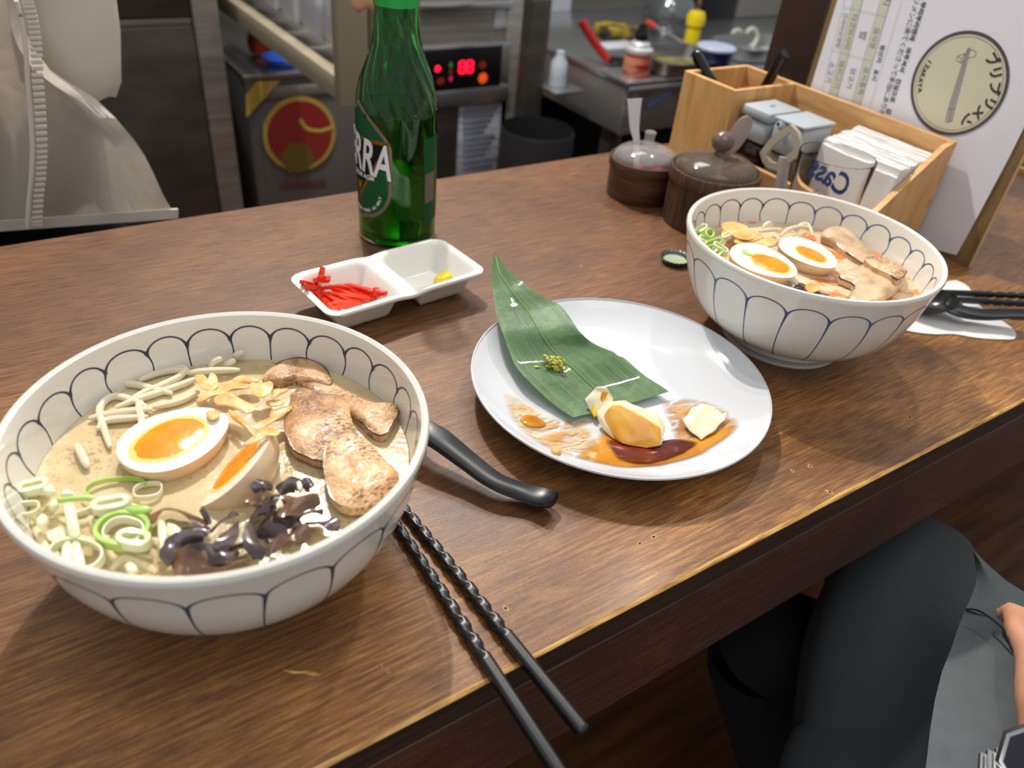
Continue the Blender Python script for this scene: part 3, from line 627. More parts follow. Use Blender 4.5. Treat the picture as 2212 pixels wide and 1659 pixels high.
bm = BM(); rnd = random.Random(11)
for k in range(150):
    px, py = rnd.choice([(665, 985), (640, 1010), (690, 1015), (300, 1035), (150, 980), (670, 940)]); c = at(px + rnd.gauss(0, 26), py + rnd.gauss(0, 16), BZ); r = rnd.choice([.0006, .0008, .0011, .0015])
    if (Vector((c.x, c.y, 0)) - B1).length < BR - .004: lathe(bm, [(r, -.0002), (r * .92, r * .35), (r * .6, r * .62), (0, r * .75)], 10, c=c)
tag(obj('broth_bubbles', bm, mat('bubble_film', 'd6c49c', .05, alpha=.35, coat=1.)), 'small clear bubbles on the pale broth beside the pork, front left bowl', 'bubbles', kind='stuff')
# ------------------------------------------------------------------ plate with leaf and leftovers
PC = Vector((.3479, .3373, 0)); PR = .1132
PT = [(0, .0072), (.060, .0074), (.078, .0090), (.092, .0128), (.103, .0180), (.1105, .0228), (.1125, .0240)]
def plate_z(x, y):
    r = math.hypot(x - PC.x, y - PC.y)
    for (a, za), (b, zb) in zip(PT, PT[1:]):
        if r <= b: return za + (zb - za) * (r - a) / (b - a)
    return PT[-1][1]
def on_plate(x, y, lift=0.):
    z = .01
    for _ in range(12):
        p_ = at(x, y, z); z = z * .4 + .6 * (plate_z(p_.x, p_.y) + lift)
    return at(x, y, z)
pth = thing('dinner_plate', 'round white plate with a green leaf and sauce smears', 'plate', (PC.x, PC.y, 0))
bm = BM(); lathe(bm, [(0, .0020), (.050, .0020), (.052, 0), (.0565, 0), (.058, .0022), (.076, .0052), (.094, .0105), (.107, .0180), (.1128, .0222)] + [(.1136, .0234), (.1132, .0245), (.1122, .0247)] + refine(PT, 3)[::-1][1:-1] + [(0, .0072)], 128)
obj('plate_body', bm, M['plate'], pth)
# leaf: rows of (left px, right px, height)
def leaf_mat():
    m = bpy.data.materials.new('bamboo_leaf'); m.use_nodes = True; t = NT(m); b = t.n['Principled BSDF']
    v = coords(t, (1, 1, 1), 'UV'); sx = t.add('ShaderNodeMapping'); t.link(v, sx.inputs[0]); sx.inputs['Scale'].default_value = (60, 1.2, 1)
    n = noisetex(t, sx.outputs[0], 1.6, 4, .6); big = noisetex(t, v, 3, 3)
    c = mixc(t, ramp(t, big, [(.4, 0.), (.65, .6)]), ramp(t, n, [(.3, '5c8257'), (.5, '76996e'), (.7, '93b487')]), '8fb07c')
    t.link(c, b.inputs['Base Color']); b.inputs['Roughness'].default_value = .30; b.inputs['Coat Weight'].default_value = .15
    n1 = bumpn(t, b, n, .0004); bumpn(t, b, noisetex(t, coords(t), 75, 3), .0016, .8, n1)
    return m
LR = [((1068, 543), (1069, 543), .047), ((1064, 562), (1082, 562), .047), ((1062, 590), (1102, 592), .046), ((1063, 630), (1148, 630), .044), ((1070, 672), (1208, 660), .040), ((1082, 715), (1248, 718), .034),
      ((1096, 752), (1280, 742), .0275), ((1118, 800), (1330, 768), .0212), ((1150, 838), (1368, 795), .0166), ((1195, 876), (1408, 826), .0132), ((1236, 908), (1443, 852), .0110)]
bm = BM(); uvl = bm.loops.layers.uv.new('UVMap'); rows = []; nx = 17
LRs = []
_a = smooth_pts([(q[0][0], q[0][1], q[2] * 1e4) for q in LR], 5); _b = smooth_pts([(q[1][0], q[1][1], 0) for q in LR], 5)
for u, v in zip(_a, _b): LRs.append([u.x, u.y, v.x, v.y, u.z / 1e4])
def leaf_pt(i, j):
    lx, ly, rx, ry, z = LRs[i]; s = j / (nx - 1); p_ = at(lx + (rx - lx) * s, ly + (ry - ly) * s, z)
    w = min(1, i / 12)
    p_.z += w * (.0022 * abs(2 * s - 1) ** 1.5 - .0008 + .0016 * math.sin(i * .52 + 1.4 * s) * (1 - .55 * i / len(LRs)))
    r = math.hypot(p_.x - PC.x, p_.y - PC.y)
    if r < .1135: d_ = p_.z - (plate_z(p_.x, p_.y) + .0012); p_.z += (math.sqrt(d_ * d_ + .000016) - d_) / 2
    return p_
grid = [[bm.verts.new(leaf_pt(i, j)) for j in range(nx)] for i in range(len(LRs))]
for i in range(len(LRs) - 1):
    for j in range(nx - 1):
        f_ = bm.faces.new((grid[i][j], grid[i][j + 1], grid[i + 1][j + 1], grid[i + 1][j]))
        for lp, (a, b) in zip(f_.loops, ((j, i), (j + 1, i), (j + 1, i + 1), (j, i + 1))): lp[uvl].uv = (a / (nx - 1), b / len(LRs))
bmesh.ops.solidify(bm, geom=bm.faces[:], thickness=.0005)
lth = thing('bamboo_leaf', 'pointed green leaf lying over the plate, cut square at the near end', 'leaf', leaf_pt(30, 8))
adopt(obj('leaf_blade', bm, leaf_mat()), lth)
bm = BM(); tube(bm, [leaf_pt(i, 8) + Vector((0, 0, .0004)) for i in range(3, len(LRs))], .0006, 5, ry=.0003); adopt(obj('midrib', bm, mat('midrib', '6f8f4e', .35)), lth)
# food pieces on the plate
m_tofu = mat('cream_tofu', rough=.3, stops=[(.35, 'f1e2b4'), (.65, 'fbf3d8')], scale=60, bump=.0008, sss=.2, coat=.15)
m_glaze = mat('amber_sauce', rough=.12, stops=[(.35, 'd58f1c'), (.6, 'e8ac3c'), (.8, 'f0c067')], scale=35, coat=.5, sss=.1)
m_soy = mat('soy_sauce', rough=.07, stops=[(.35, '4a1208'), (.6, '74200c')], scale=30, coat=.6)
m_thin = mat('thin_sauce', rough=.1, stops=[(.3, 'b4680c'), (.5, 'd28a18'), (.75, 'e2a838')], scale=26, coat=.5)
def fade_alpha(m, lo, hi, top):
    t = NT(m); b = t.n['Principled BSDF']; at_ = t.add('ShaderNodeAttribute', attribute_name='fade'); t.link(ramp(t, at_.outputs['Fac'], [(lo, 0.), (hi, top)]), b.inputs['Alpha'])
fade_alpha(m_thin, .01, .16, .88); fade_alpha(m_soy, .0, .14, .96)
m_ging = mat('grated_ginger', rough=.4, stops=[(.35, 'a3a545'), (.6, 'c3c469'), (.8, 'd8d88a')], scale=160, bump=.001, coat=.2)
def smear_mat(name, a, b_, thr, kind=1.):
    m = bpy.data.materials.new(name); m.use_nodes = True; t = NT(m); b = t.n['Principled BSDF']; v = coords(t, (1, 3.2, 1), rot=(0, 0, .5))
    n = noisetex(t, v, 42, 5, .65, 1.4); t.link(ramp(t, noisetex(t, v, 30, 3), [(.35, a), (.65, b_)]), b.inputs['Base Color'])
    at_ = t.add('ShaderNodeAttribute', attribute_name='fade'); fr = ramp(t, at_.outputs['Fac'], [(.01, 0.), (.28, 1.)]); mu = t.add('ShaderNodeMath', operation='MULTIPLY'); t.link(fr, mu.inputs[0]); t.link(ramp(t, n, [(thr, 0.), (thr + .14, kind)]), mu.inputs[1]); t.link(mu.outputs[0], b.inputs['Alpha']); b.inputs['Roughness'].default_value = .2; b.inputs['Coat Weight'].default_value = .3
    return m
def puddle(name, P, m, lift, th, lab, seed, cat='sauce', n=4):
    O = px_outline(P, .01, n)
    O = [Vector((q.x, q.y)) for q in smooth_pts([on_plate(x, y, lift) for x, y in P], n, True)]
    c = sum(O, Vector((0, 0))) / len(O); O = [c + (q - c) * (1 + .05 * nz((q.x, q.y), 160, seed)) for q in O]
    bm = BM(); pebble(bm, O, 0, th, 12, 6, 0, 100, seed, base=.0001, zfn=lambda x, y: plate_z(x, y) + lift)
    o = obj(name, bm, m); tag(o, lab, cat); return o
puddle('sauce_smear', [(1085, 850), (1118, 858), (1160, 885), (1220, 905), (1270, 905), (1290, 940), (1290, 990), (1240, 990), (1190, 972), (1150, 950), (1110, 915)], smear_mat('smeared_cream_sauce', 'd09a58', 'f0dcb4', .38, .92), .0003, .0004, 'streaky beige smear across the near left of the plate', 1, 'smear')
puddle('sauce_smear', [(1430, 870), (1470, 858), (1520, 862), (1560, 880), (1600, 912), (1590, 930), (1540, 965), (1490, 975), (1455, 950), (1440, 910)], smear_mat('smeared_brown_sauce', 'a8662c', 'e2b67c', .38, .9), .0003, .0004, 'brown streaked smear round the pale tofu crumb, right of the plate', 2, 'smear')
puddle('thin_sauce', [(1262, 962), (1290, 938), (1320, 930), (1400, 960), (1470, 955), (1520, 945), (1560, 935), (1592, 915), (1590, 932), (1560, 955), (1520, 980), (1460, 1000), (1390, 1010), (1320, 1008), (1265, 995), (1240, 985)], m_thin, .0007, .0004, 'thin amber sauce puddle along the near edge of the plate', 3)
puddle('soy_sauce', [(1308, 950), (1330, 955), (1400, 962), (1440, 950), (1470, 948), (1508, 955), (1490, 972), (1450, 990), (1400, 1002), (1350, 998), (1325, 980)], m_soy, .0017, .0005, 'dark red-brown soy puddle under the amber tofu', 4)
puddle('sauce_crumb', [(1122, 902), (1140, 896), (1160, 900), (1180, 915), (1175, 925), (1150, 926), (1130, 918)], m_thin, .0006, .0022, 'amber sauce clot at the left of the plate', 5, 'crumb')
puddle('fried_crumb', [(1190, 972), (1202, 966), (1212, 972), (1210, 982), (1196, 980)], m_gar, .0004, .0028, 'small fried crumb by the near rim of the plate', 6, 'crumb')
def P3(x, y, h): # point at height h above the plate surface seen at that pixel
    return on_plate(x, y, h)
tth = thing('tofu_block', 'amber-glazed cream tofu block standing in the soy puddle', 'tofu', on_plate(1365, 955))
bm = BM(); hull(bm, [P3(*q) for q in ((1296, 930, .001), (1345, 968, .001), (1402, 975, .001), (1433, 972, .002), (1442, 918, .011), (1425, 893, .017), (1375, 868, .021), (1352, 858, .022), (1302, 862, .019), (1284, 885, .012), (1400, 905, .004), (1330, 880, .004), (1290, 905, .006))], 4, .22, .0009, 90, 1)
adopt(obj('tofu', bm, m_tofu), tth)
bm = BM(); hull(bm, [P3(*q) + (CP - P3(*q)).normalized() * .0014 for q in ((1302, 930, .001), (1345, 966, .001), (1402, 974, .001), (1432, 968, .003), (1436, 925, .011), (1408, 912, .0155), (1372, 893, .0175), (1335, 868, .0195), (1310, 875, .018), (1298, 900, .009), (1370, 930, .004))], 4, .22, .0007, 70, 2)
adopt(obj('amber_glaze', bm, m_glaze), tth)
bm = BM(); hull(bm, [P3(*q) for q in ((1270, 885, .005), (1264, 862, .012), (1286, 829, .022), (1310, 833, .022), (1326, 848, .019), (1325, 868, .012), (1290, 885, .008), (1282, 905, .003), (1310, 895, .004))], 3, .2, .0018, 110, 3)
tag(obj('tofu_chunk', bm, m_tofu), 'small pale tofu lump leaning on the glazed block, over the leaf edge', 'tofu')
bm = BM(); hull(bm, [P3(*q) for q in ((1292, 862, .013), (1300, 840, .022), (1318, 842, .021), (1312, 862, .015), (1298, 875, .012))], 3, .4, .0006, 90, 5)
tag(obj('sauce_drip', bm, m_glaze), 'brown sauce drip on the small tofu lump', 'sauce')
bm = BM(); hull(bm, [P3(*q) for q in ((1268, 862, .010), (1275, 850, .015), (1282, 870, .010), (1280, 892, .006), (1285, 908, .004), (1292, 900, .006))], 3, .3, .0012, 200, 5)
tag(obj('mustard_bit', bm, mat('yellow_mustard', 'e8c416', .3, bump=.0006, scale=200)), 'bright yellow bit on the left side of the small tofu lump', 'crumb')
bm = BM(); hull(bm, [P3(*q) for q in ((1474, 905, .006), (1584, 888, .006), (1512, 960, .001), (1480, 912, .003), (1495, 876, .013), (1510, 868, .014), (1545, 876, .012), (1575, 888, .008), (1572, 902, .005), (1545, 918, .005), (1518, 952, .002), (1500, 935, .003), (1530, 900, .003))], 3, .15, .0026, 120, 9)
tag(obj('tofu_chunk', bm, m_tofu), 'white crumbled tofu piece at the right of the plate', 'tofu')
gb = on_plate(1318, 930); bm = BM()
rnd = random.Random(4)
for k in range(40): hull(bm, [gb + IX * (rnd.uniform(-.004, .004)) + IY * rnd.uniform(-.003, .004) + Vector((rnd.uniform(-.001, .001), rnd.uniform(-.001, .001), .004 + rnd.uniform(0, .004))) for _ in range(6)], 1, .2)
tag(obj('spice_crumbs', bm, mat('spice', rough=.3, stops=[(.35, '8a4a12'), (.65, 'd08a2a')], scale=200, coat=.4)), 'brown spice crumbs stuck to the foot of the tofu block', 'crumb', kind='stuff')
def lp(i, j, h=0): return leaf_pt(i, j) + Vector((0, 0, h))
def on_leaf(x, y):   # the leaf point seen at that spot
    d = ray(x, y).normalized(); return min((leaf_pt(i, j) for i in range(len(LRs)) for j in range(nx)), key=lambda q: ((q - CP) - d * (q - CP).dot(d)).length)
wc = on_leaf(1200, 792); bm = BM()
for k in range(170):
    q = wc + IX * rnd.gauss(0, .0034) + IY * rnd.gauss(0, .0030); s = .0013; zz = max(0, rnd.gauss(.0022, .0022)) + .0002
    hull(bm, [q + Vector((rnd.uniform(-s, s) * 1.5, rnd.uniform(-s, s) * 1.5, zz + rnd.uniform(-s, s))) for _ in range(7)], 1, .2)
tag(obj('wasabi', bm, m_ging), 'yellow-green grated wasabi heap on the leaf', 'wasabi', kind='stuff')
wc = on_leaf(1158, 793); bm = BM()
for k in range(8): hull(bm, [wc + IX * rnd.gauss(0, .0016) + IY * rnd.gauss(0, .0006) + Vector((0, 0, rnd.uniform(0, .0012))) for _ in range(7)], 1, .2)
tag(obj('wasabi_crumb', bm, m_ging), 'tiny wasabi crumb left of the heap on the leaf', 'crumb')
# ------------------------------------------------------------------ two-part dish with pickles
A, Bq, D_ = at(618, 590, .029), at(952, 511, .029), at(1052, 582, .029); E_ = at(715, 690, .029)
dc = (A + Bq + D_ + E_) / 4; dx = ((Bq - A) + (D_ - E_)).normalized(); dy = Vector((-dx.y, dx.x, 0))
DL, DW = .156, .079
def dish_z(u, v):   # u,v in metres from the centre
    best = 0
    for cu in (-DL / 4 - .0004, DL / 4 + .0004):
        hu, hv = DL / 4 - .0042, DW / 2 - .0042
        qx, qy = abs(u - cu) - hu + .012, abs(v) - hv + .012
        d = math.hypot(max(qx, 0), max(qy, 0)) + min(max(qx, qy), 0) - .012
        t = min(1, max(0, -d / .0155)); best = max(best, t * t * (3 - 2 * t))
    saddle = .003 * math.exp(-(u / .010) ** 2) * (1 if abs(v) < DW / 2 - .004 else .6)
    return .029 - saddle - .0235 * best
def dish_shape(a, b):
    r = .013
    hu, hv = DL / 2, DW / 2
    m = max(abs(a), abs(b))
    if m == 0: return 0, 0
    # point on the rounded rectangle in that direction
    u, v = a / m * hu, b / m * hv
    lo, hi = .5, 1.
    for _ in range(18):
        k = (lo + hi) / 2; qx, qy = abs(u * k) - hu + r, abs(v * k) - hv + r
        d = math.hypot(max(qx, 0), max(qy, 0)) + min(max(qx, qy), 0) - r
        if d > 0: hi = k
        else: lo = k
    return u * lo * m, v * lo * m
bm = BM(); NU, NV = 96, 56; g1 = []; g2 = []
for i in range(NU + 1):
    r1, r2 = [], []
    for j in range(NV + 1):
        u, v = dish_shape(2 * i / NU - 1, 2 * j / NV - 1); z = dish_z(u, v); e = max(abs(2 * i / NU - 1), abs(2 * j / NV - 1))
        w = dc + dx * u + dy * v; edge = max(0, (e - .93) / .07)
        r1.append(bm.verts.new((w.x, w.y, z - .0012 * edge ** 3)))
        k = 1 - .012 * (1 - edge)
        zb = max(.0006, z - .0048); w2 = dc + dx * u * .985 + dy * v * .985
        r2.append(bm.verts.new((w2.x, w2.y, zb if e < .999 else z - .0040)))
    g1.append(r1); g2.append(r2)
for i in range(NU):
    for j in range(NV):
        bm.faces.new((g1[i][j], g1[i + 1][j], g1[i + 1][j + 1], g1[i][j + 1])); bm.faces.new((g2[i][j + 1], g2[i + 1][j + 1], g2[i + 1][j], g2[i][j]))
for i in range(NU):
    for j in (0, NV): bm.faces.new((g1[i][j], g1[i + 1][j], g2[i + 1][j], g2[i][j]))
for j in range(NV):
    for i in (0, NU): bm.faces.new((g1[i][j], g1[i][j + 1], g2[i][j + 1], g2[i][j]))
o = obj('divided_dish', bm, mat('dish_porcelain', 'f1efe8', .1, coat=.4)); tag(o, 'white two-part sauce dish holding red ginger, in front of the bottle', 'dish')
o.data.set_sharp_from_angle(angle=math.radians(80))
m_red = mat('red_ginger', rough=.22, stops=[(.3, 'd8230e'), (.6, 'f04324'), (.8, 'ff6a44')], scale=40, coat=.4, sss=.1)
gl = [[(652, 609), (672, 614), (700, 618), (730, 626)], [(697, 577), (693, 596), (680, 616), (678, 630)], [(680, 605), (720, 608), (760, 618), (800, 628)], [(690, 622), (730, 618), (775, 626), (815, 632)],
      [(688, 636), (720, 636), (760, 642), (800, 648)], [(810, 624), (816, 630), (812, 640)], [(680, 640), (700, 650), (722, 664), (728, 668)], [(700, 600), (716, 600), (730, 612), (760, 624)],
      [(800, 640), (820, 634), (834, 634)], [(690, 628), (715, 644), (745, 654), (775, 652)], [(672, 622), (686, 640), (706, 652)], [(720, 654), (750, 660), (775, 654)], [(740, 616), (770, 632), (796, 640)],
      [(684, 608), (682, 628), (696, 648)], [(705, 612), (740, 630), (780, 642), (812, 644)], [(735, 640), (760, 650), (785, 648)], [(660, 620), (690, 618), (712, 606)], [(724, 668), (740, 660), (760, 662)]]
def on_dish(x, y, lift):
    z = .012
    for _ in range(10):
        p_ = at(x, y, z); r_ = p_ - dc; z = z * .5 + .5 * (dish_z(r_.dot(dx), r_.dot(dy)) + lift)
    return at(x, y, z)
GL = ['long straight red ginger strip along the left of the heap', 'red ginger strip standing up at the back of the heap', 'red ginger strip along the far side of the heap', 'red ginger strip through the middle, end pointing right', 'red ginger strip low in the middle of the heap',
      'short hooked red ginger strip at the right end of the heap', 'red ginger strip at the near left corner of the heap', 'bent red ginger strip at the top of the heap', 'red ginger tip touching the divider of the dish', 'curved red ginger strip at the near side',
      'short red ginger strip at the left wall of the dish', 'red ginger strip at the near middle edge', 'red ginger strip crossing the right half of the heap', 'upright-lying red ginger strip left of centre', 'long curved red ginger strip over the heap', 'small red ginger strip near the front wall', 'red ginger strip pointing at the left corner of the dish', 'smallest red ginger bit at the near front wall']
for k, P in enumerate(gl):
    z = .0022 + .0007 * (k % 6); dz = [.0008 * math.sin(k + i * 1.3) for i in range(len(P))]
    if k == 1: dz = [.010, .005, .002, 0]
    if k == 0: dz = [.003, .002, .001, 0]
    pts = smooth_pts([on_dish(x, y, z + dz[i]) for i, (x, y) in enumerate(P)], 5)
    bm = BM(); sweep(bm, pts, lambda i, t: [(-.0021, -.0016), (.0021, -.0015), (.0020, .0016), (-.0019, .0015)])
    tag(obj('pickled_ginger', bm, m_red), GL[k] + ', white dish', 'pickle', 'red pickled ginger strips')
m_yel = mat('yellow_radish', 'f5d20a', .25, coat=.3)
for P, lab in (([(937, 603), (952, 592), (970, 582), (976, 590), (972, 600), (945, 608)], 'wide yellow radish piece in the right half of the dish'), ([(975, 600), (984, 590), (1002, 584), (1005, 590), (990, 598)], 'slim yellow radish piece at the right of the dish'),
               ([(945, 600), (958, 596), (965, 604), (950, 607)], 'low yellow radish piece under the wide one')):
    O = px_outline(P, .0095, 3); bm = BM(); pebble(bm, O, .0098, .0022, 4, 5, base=.0015)
    tag(obj('pickled_radish', bm, m_yel), lab, 'pickle', 'yellow pickled radish pieces')
# ------------------------------------------------------------------ spoons and chopsticks
def spoon(label, path, widths, bowl=None, tiltm=None):
    th = thing('soup_spoon', label, 'spoon', (path[0].x, path[0].y, 0), 0, 'black soup spoons')
    pts = smooth_pts(path, 7); n = len(pts)
    def wd(t):
        k = t * (len(widths) - 1); i = min(int(k), len(widths) - 2); return widths[i] + (widths[i + 1] - widths[i]) * (k - i)
    def sec(i, t):
        w = wd(t); h = w * .46
        if t > .93: h *= 1 + 2.2 * (t - .93)
        k = 1 if t < .97 else .86
        return [(-w * k, .1 * h), (-w * .80 * k, h * .62), (-w * .4 * k, h * .35), (0, h * .28), (w * .4 * k, h * .35), (w * .80 * k, h * .62), (w * k, .1 * h), (w * .72 * k, -h * .6), (0, -h * .8), (-w * .72 * k, -h * .6)]
    bm = BM(); sweep(bm, pts, sec); adopt(obj('handle', bm, M['blackmatte'] if bowl is None else M['black']), th)
    d = (path[0] - path[1]); d.z = 0; d.normalize(); s = Vector((-d.y, d.x, 0)); c = path[0] + d * .022
    c.z = 0; bm = BM(); rows = []; nn, mm = 20, 24
    for layer, (k, z0) in enumerate(((1., .0012), (.92, .0035))):
        rr = []
        for i in range(8):
            q = i / 7; ring_ = []
            for j in range(mm):
                a = 2 * PI * j / mm; L, Wd = .036 * q * k, .023 * q * k
                ring_.append(bm.verts.new(c + d * (L * math.cos(a)) + s * (Wd * math.sin(a)) + Vector((0, 0, z0 + .016 * q ** 2.4 * (1 + .25 * max(0, -math.cos(a)))))))
            rr.append(ring_)
        rows.append(rr)
    for rr in rows:
        for Aq, Bb in zip(rr, rr[1:]):
            for j in range(mm): bm.faces.new((Aq[j], Aq[(j + 1) % mm], Bb[(j + 1) % mm], Bb[j]))
    for j in range(mm): bm.faces.new((rows[0][-1][j], rows[0][-1][(j + 1) % mm], rows[1][-1][(j + 1) % mm], rows[1][-1][j]))
    bmesh.ops.remove_doubles(bm, verts=bm.verts[:], dist=1e-5)
    adopt(obj('spoon_bowl', bm, M['blackmatte'] if bowl is None else M['black']), th); return th
spoon('black soup spoon with thick curved handle beside the front left bowl', [at(868, 905, .018), at(905, 925, .022), at(950, 950, .021), at(1010, 996, .016), at(1070, 1040, .012), at(1130, 1064, .0085), at(1168, 1076, .0085), at(1196, 1080, .012)], [.0105, .0105, .0103, .0088, .0080, .0083, .0092, .0080])
spoon('glossy black soup spoon on the white napkin at the right', [at(2042, 655, .017), at(2075, 672, .014), at(2120, 680, .013), at(2180, 680, .016), at(2260, 682, .019), at(2330, 690, .018)], [.0125, .011, .009, .0085, .009, .009], 1)
def chopstick(label, a, b, L, carve, grp, r=.0040, seed=0):
    d = (b - a).normalized(); n = 200; start = b - d * L
    pts = [start + d * (L * i / n) for i in range(n + 1)]
    m_ = 16
    def sec(i, t):
        s = i / n * L; k = .55 + .45 * min(1, t / .5)
        out = []
        for j in range(m_):
            th_ = 2 * PI * j / m_ + PI / m_; q = r * k / max(abs(math.cos(th_)), abs(math.sin(th_))) * .86; q = min(q, r * k * 1.06)
            if carve[0] < s < carve[1]:
                ph = (s - carve[0]) / .0125
                face = round((th_ - PI / 4) / (PI / 2)) % 4
                dmp = max(0, math.sin(2 * PI * (ph + .5 * (face % 2)) + 1.1 * math.sin(2 * (th_)))) ** 1.2
                q *= 1 - .34 * dmp
            if i in (0, n): q *= .8
            out.append((q * math.cos(th_), q * math.sin(th_)))
        return out
    bm = BM(); sweep(bm, pts, sec); o = obj('chopstick', bm, M['blackmatte']); o.data.set_sharp_from_angle(angle=math.radians(60))
    tag(o, label, 'chopstick', grp); return o
G = 'pair of black chopsticks over the front counter edge'
chopstick('black carved chopstick nearer the plate, overhanging the front counter edge', at(884, 1112, .0045), at(1262, 1583, .0045), .235, (.055, .170), G, .0040)
chopstick('black carved chopstick nearer the left bowl, overhanging furthest', at(862, 1140, .0045), at(1232, 1706, .0045), .235, (.055, .158), G, .0040)
G = 'pair of black chopsticks by the right napkin'
chopstick('black chopstick furthest back on the right napkin', at(2040, 632, .0085), at(2330, 644, .0085), .225, (.12, .22), G, .0033)
chopstick('black chopstick in front of its pair on the right napkin', at(2042, 646, .0085), at(2330, 662, .0085), .225, (.12, .22), G, .0033)
# napkin under them
def napkin_mat():
    m = bpy.data.materials.new('embossed_napkin'); m.use_nodes = True; t = NT(m); b = t.n['Principled BSDF']; v = coords(t)
    vo = t.add('ShaderNodeTexVoronoi'); t.link(v, vo.inputs['Vector']); vo.inputs['Scale'].default_value = 520; vo.inputs['Randomness'].default_value = .15
    b.inputs['Base Color'].default_value = (*lin('eeedeb'), 1); b.inputs['Roughness'].default_value = .9; bumpn(t, b, vo.outputs['Distance'], .0006); return m
m_nap = napkin_mat()
bm = BM(); O = px_outline([(1930, 690), (1950, 712), (2010, 722), (2060, 722), (2110, 730), (2180, 734), (2194, 728), (2190, 714), (2170, 698), (2140, 680), (2110, 655), (2095, 625), (2075, 610), (2050, 608), (1990, 630)], .001, 4)
pebble(bm, O, .0016, .0004, 12, 8, .0008, 45, 3, base=.0012); tag(obj('paper_napkin', bm, m_nap), 'embossed white paper napkin under the spoon at the right', 'napkin')
# bottle cap
bth = thing('crown_cap', 'upturned silver crown cap on the counter left of the right bowl', 'bottle cap', at(1457, 566, 0))
bm = BM(); NT_ = 21
def crown(r, a, z): return r + .0009 * (z / .006) * (.5 + .5 * math.cos(NT_ * a))
lathe(bm, [(0, 0), (.0118, 0), (.0130, .0008), (.0136, .0025), (.0146, .0058), (.0152, .0064), (.0143, .0060), (.0128, .0028), (.0122, .0014), (0, .0012)], 126, rfn=crown)
obj('crown', bm, mat('cap_metal', '6f7673', .3, .8), bth)
bm = BM(); lathe(bm, [(0, .0016), (.0112, .0016), (.0121, .0026), (.0115, .0024), (0, .0020)], 48); obj('liner', bm, mat('cap_liner', 'a9b79a', .35), bth)
# ------------------------------------------------------------------ beer bottle
BC = Vector((.3200, .6640, 0)); BRd = .0385
gth = thing('beer_bottle', 'green glass beer bottle half full of beer, behind the white dish', 'bottle', BC)
prof = [(0, .004), (.024, .003), (.031, 0), (.0355, .0008), (.0383, .005), (.0385, .012), (.0385, .118), (.0380, .128), (.0362, .141), (.0325, .155), (.0275, .168), (.0228, .181), (.0205, .193), (.0197, .206), (.0190, .225), (.0165, .262), (.0140, .300), (.0140, .306), (.0150, .308), (.0150, .314), (.0142, .316)]
inn = [(.0115, .316), (.0115, .30), (.0140, .262), (.0165, .225), (.0172, .206), (.0180, .193), (.0203, .181), (.0250, .168), (.0300, .155), (.0337, .141), (.0355, .128), (.0361, .118), (.0361, .014), (.034, .009), (.022, .0095), (0, .012)]
def swirl(r, a, z):
    if .112 < z < .215 and r > .0195:
        k = min(1, (z - .112) / .02) * min(1, (.215 - z) / .02); return r + .0010 * k * math.sin(13 * (a + (z - .12) * 11))
    return r
def rl(P, k): q = smooth_pts([(a, b, 0) for a, b in P], k); return [(max(0, v.x), v.y) for v in q]
bm = BM(); lathe(bm, rl(prof, 4) + rl(inn, 3), 128, rfn=swirl); obj('glass_body', bm, M['green_glass'], gth)
bm = BM(); lathe(bm, [(0, .0121), (.0218, .0099), (.0338, .0093), (.03585, .0143), (.03585, .0700), (.0355, .0708), (.0345, .0703), (0, .0701)], 96); obj('beer', bm, M['beer'], gth)
bm = BM(); lathe(bm, [(.0174 + .0022, .2165), (.0179 + .0022, .2165), (.0190, .2555), (.0170, .2555)], 64)
obj('neck_foil', bm, mat('neck_foil', '2fae4d', .3, .5), gth)
# label: shapes drawn in (u along the girth, v height) and wrapped
LA = math.radians(182)
def wrapL(u, v, off=0.): 
    a = LA + u / (BRd + .0004); r = BRd + .0004 + off; return Vector((r * math.cos(a), r * math.sin(a), v))
def lab_poly(P, off, m, name, parent=gth, sub=24):
    # P: list of (v, u_left, u_right) rows
    bm = BM(); rows = []
    for v, a, b in P: rows.append([bm.verts.new(wrapL(a + (b - a) * k / sub, v, off)) for k in range(sub + 1)])
    for A_, B_ in zip(rows, rows[1:]):
        for k in range(sub): bm.faces.new((A_[k], A_[k + 1], B_[k + 1], B_[k]))
    bmesh.ops.solidify(bm, geom=bm.faces[:], thickness=.00012)
    return obj(name, bm, m, parent)
def shield(k=0):
    R_ = []
    for i in range(33):
        t = i / 32; v = .027 + k + (.112 - 2 * k) * t
        if t < .30: w = .037 * math.sqrt(max(0, 1 - (1 - t / .30) ** 2 * .98))
        elif t < .66: w = .037 + .0015 * (t - .3)
        else: w = .0375 * max(.02, 1 - ((t - .66) / .34) ** 1.5)
        R_.append((v, -max(w - k, .0004), max(w - k, .0004)))
    return R_
m_lg = mat('label_green', '2a7d4c', .3, .2); m_silver = mat('label_silver', 'b6aaa0', .35, .5); m_gold = mat('label_gold', 'b8862a', .35, .4); m_ldark = mat('label_dark', '16231c', .4); m_lwhite = mat('label_white', 'e4e6ea', .45)
lab_poly(shield(0), 0, m_silver, 'label_border'); lab_poly(shield(.0028), .00015, m_lg, 'label_field')
def tri(k, m, name, off):
    R_ = []
    for i in range(13):
        t = i / 12; v = .046 + k * 1.8 + (.107 - .046 - k * 2.6) * t; w = (.0368 - k) * (t ** 1.02); R_.append((v, -max(w, .0003), max(w, .0003)))
    v, a, b = R_[-1]; 
    return lab_poly(R_, off, m, name)
tri(0, m_gold, 'label_triangle_border', .0003); tri(.0036, m_ldark, 'label_triangle', .00045)
lab_poly([(.106 + .0016 * i, -.0345 * (1 - i * .0), .0345) for i in range(2)], .0004, m_gold, 'label_band')
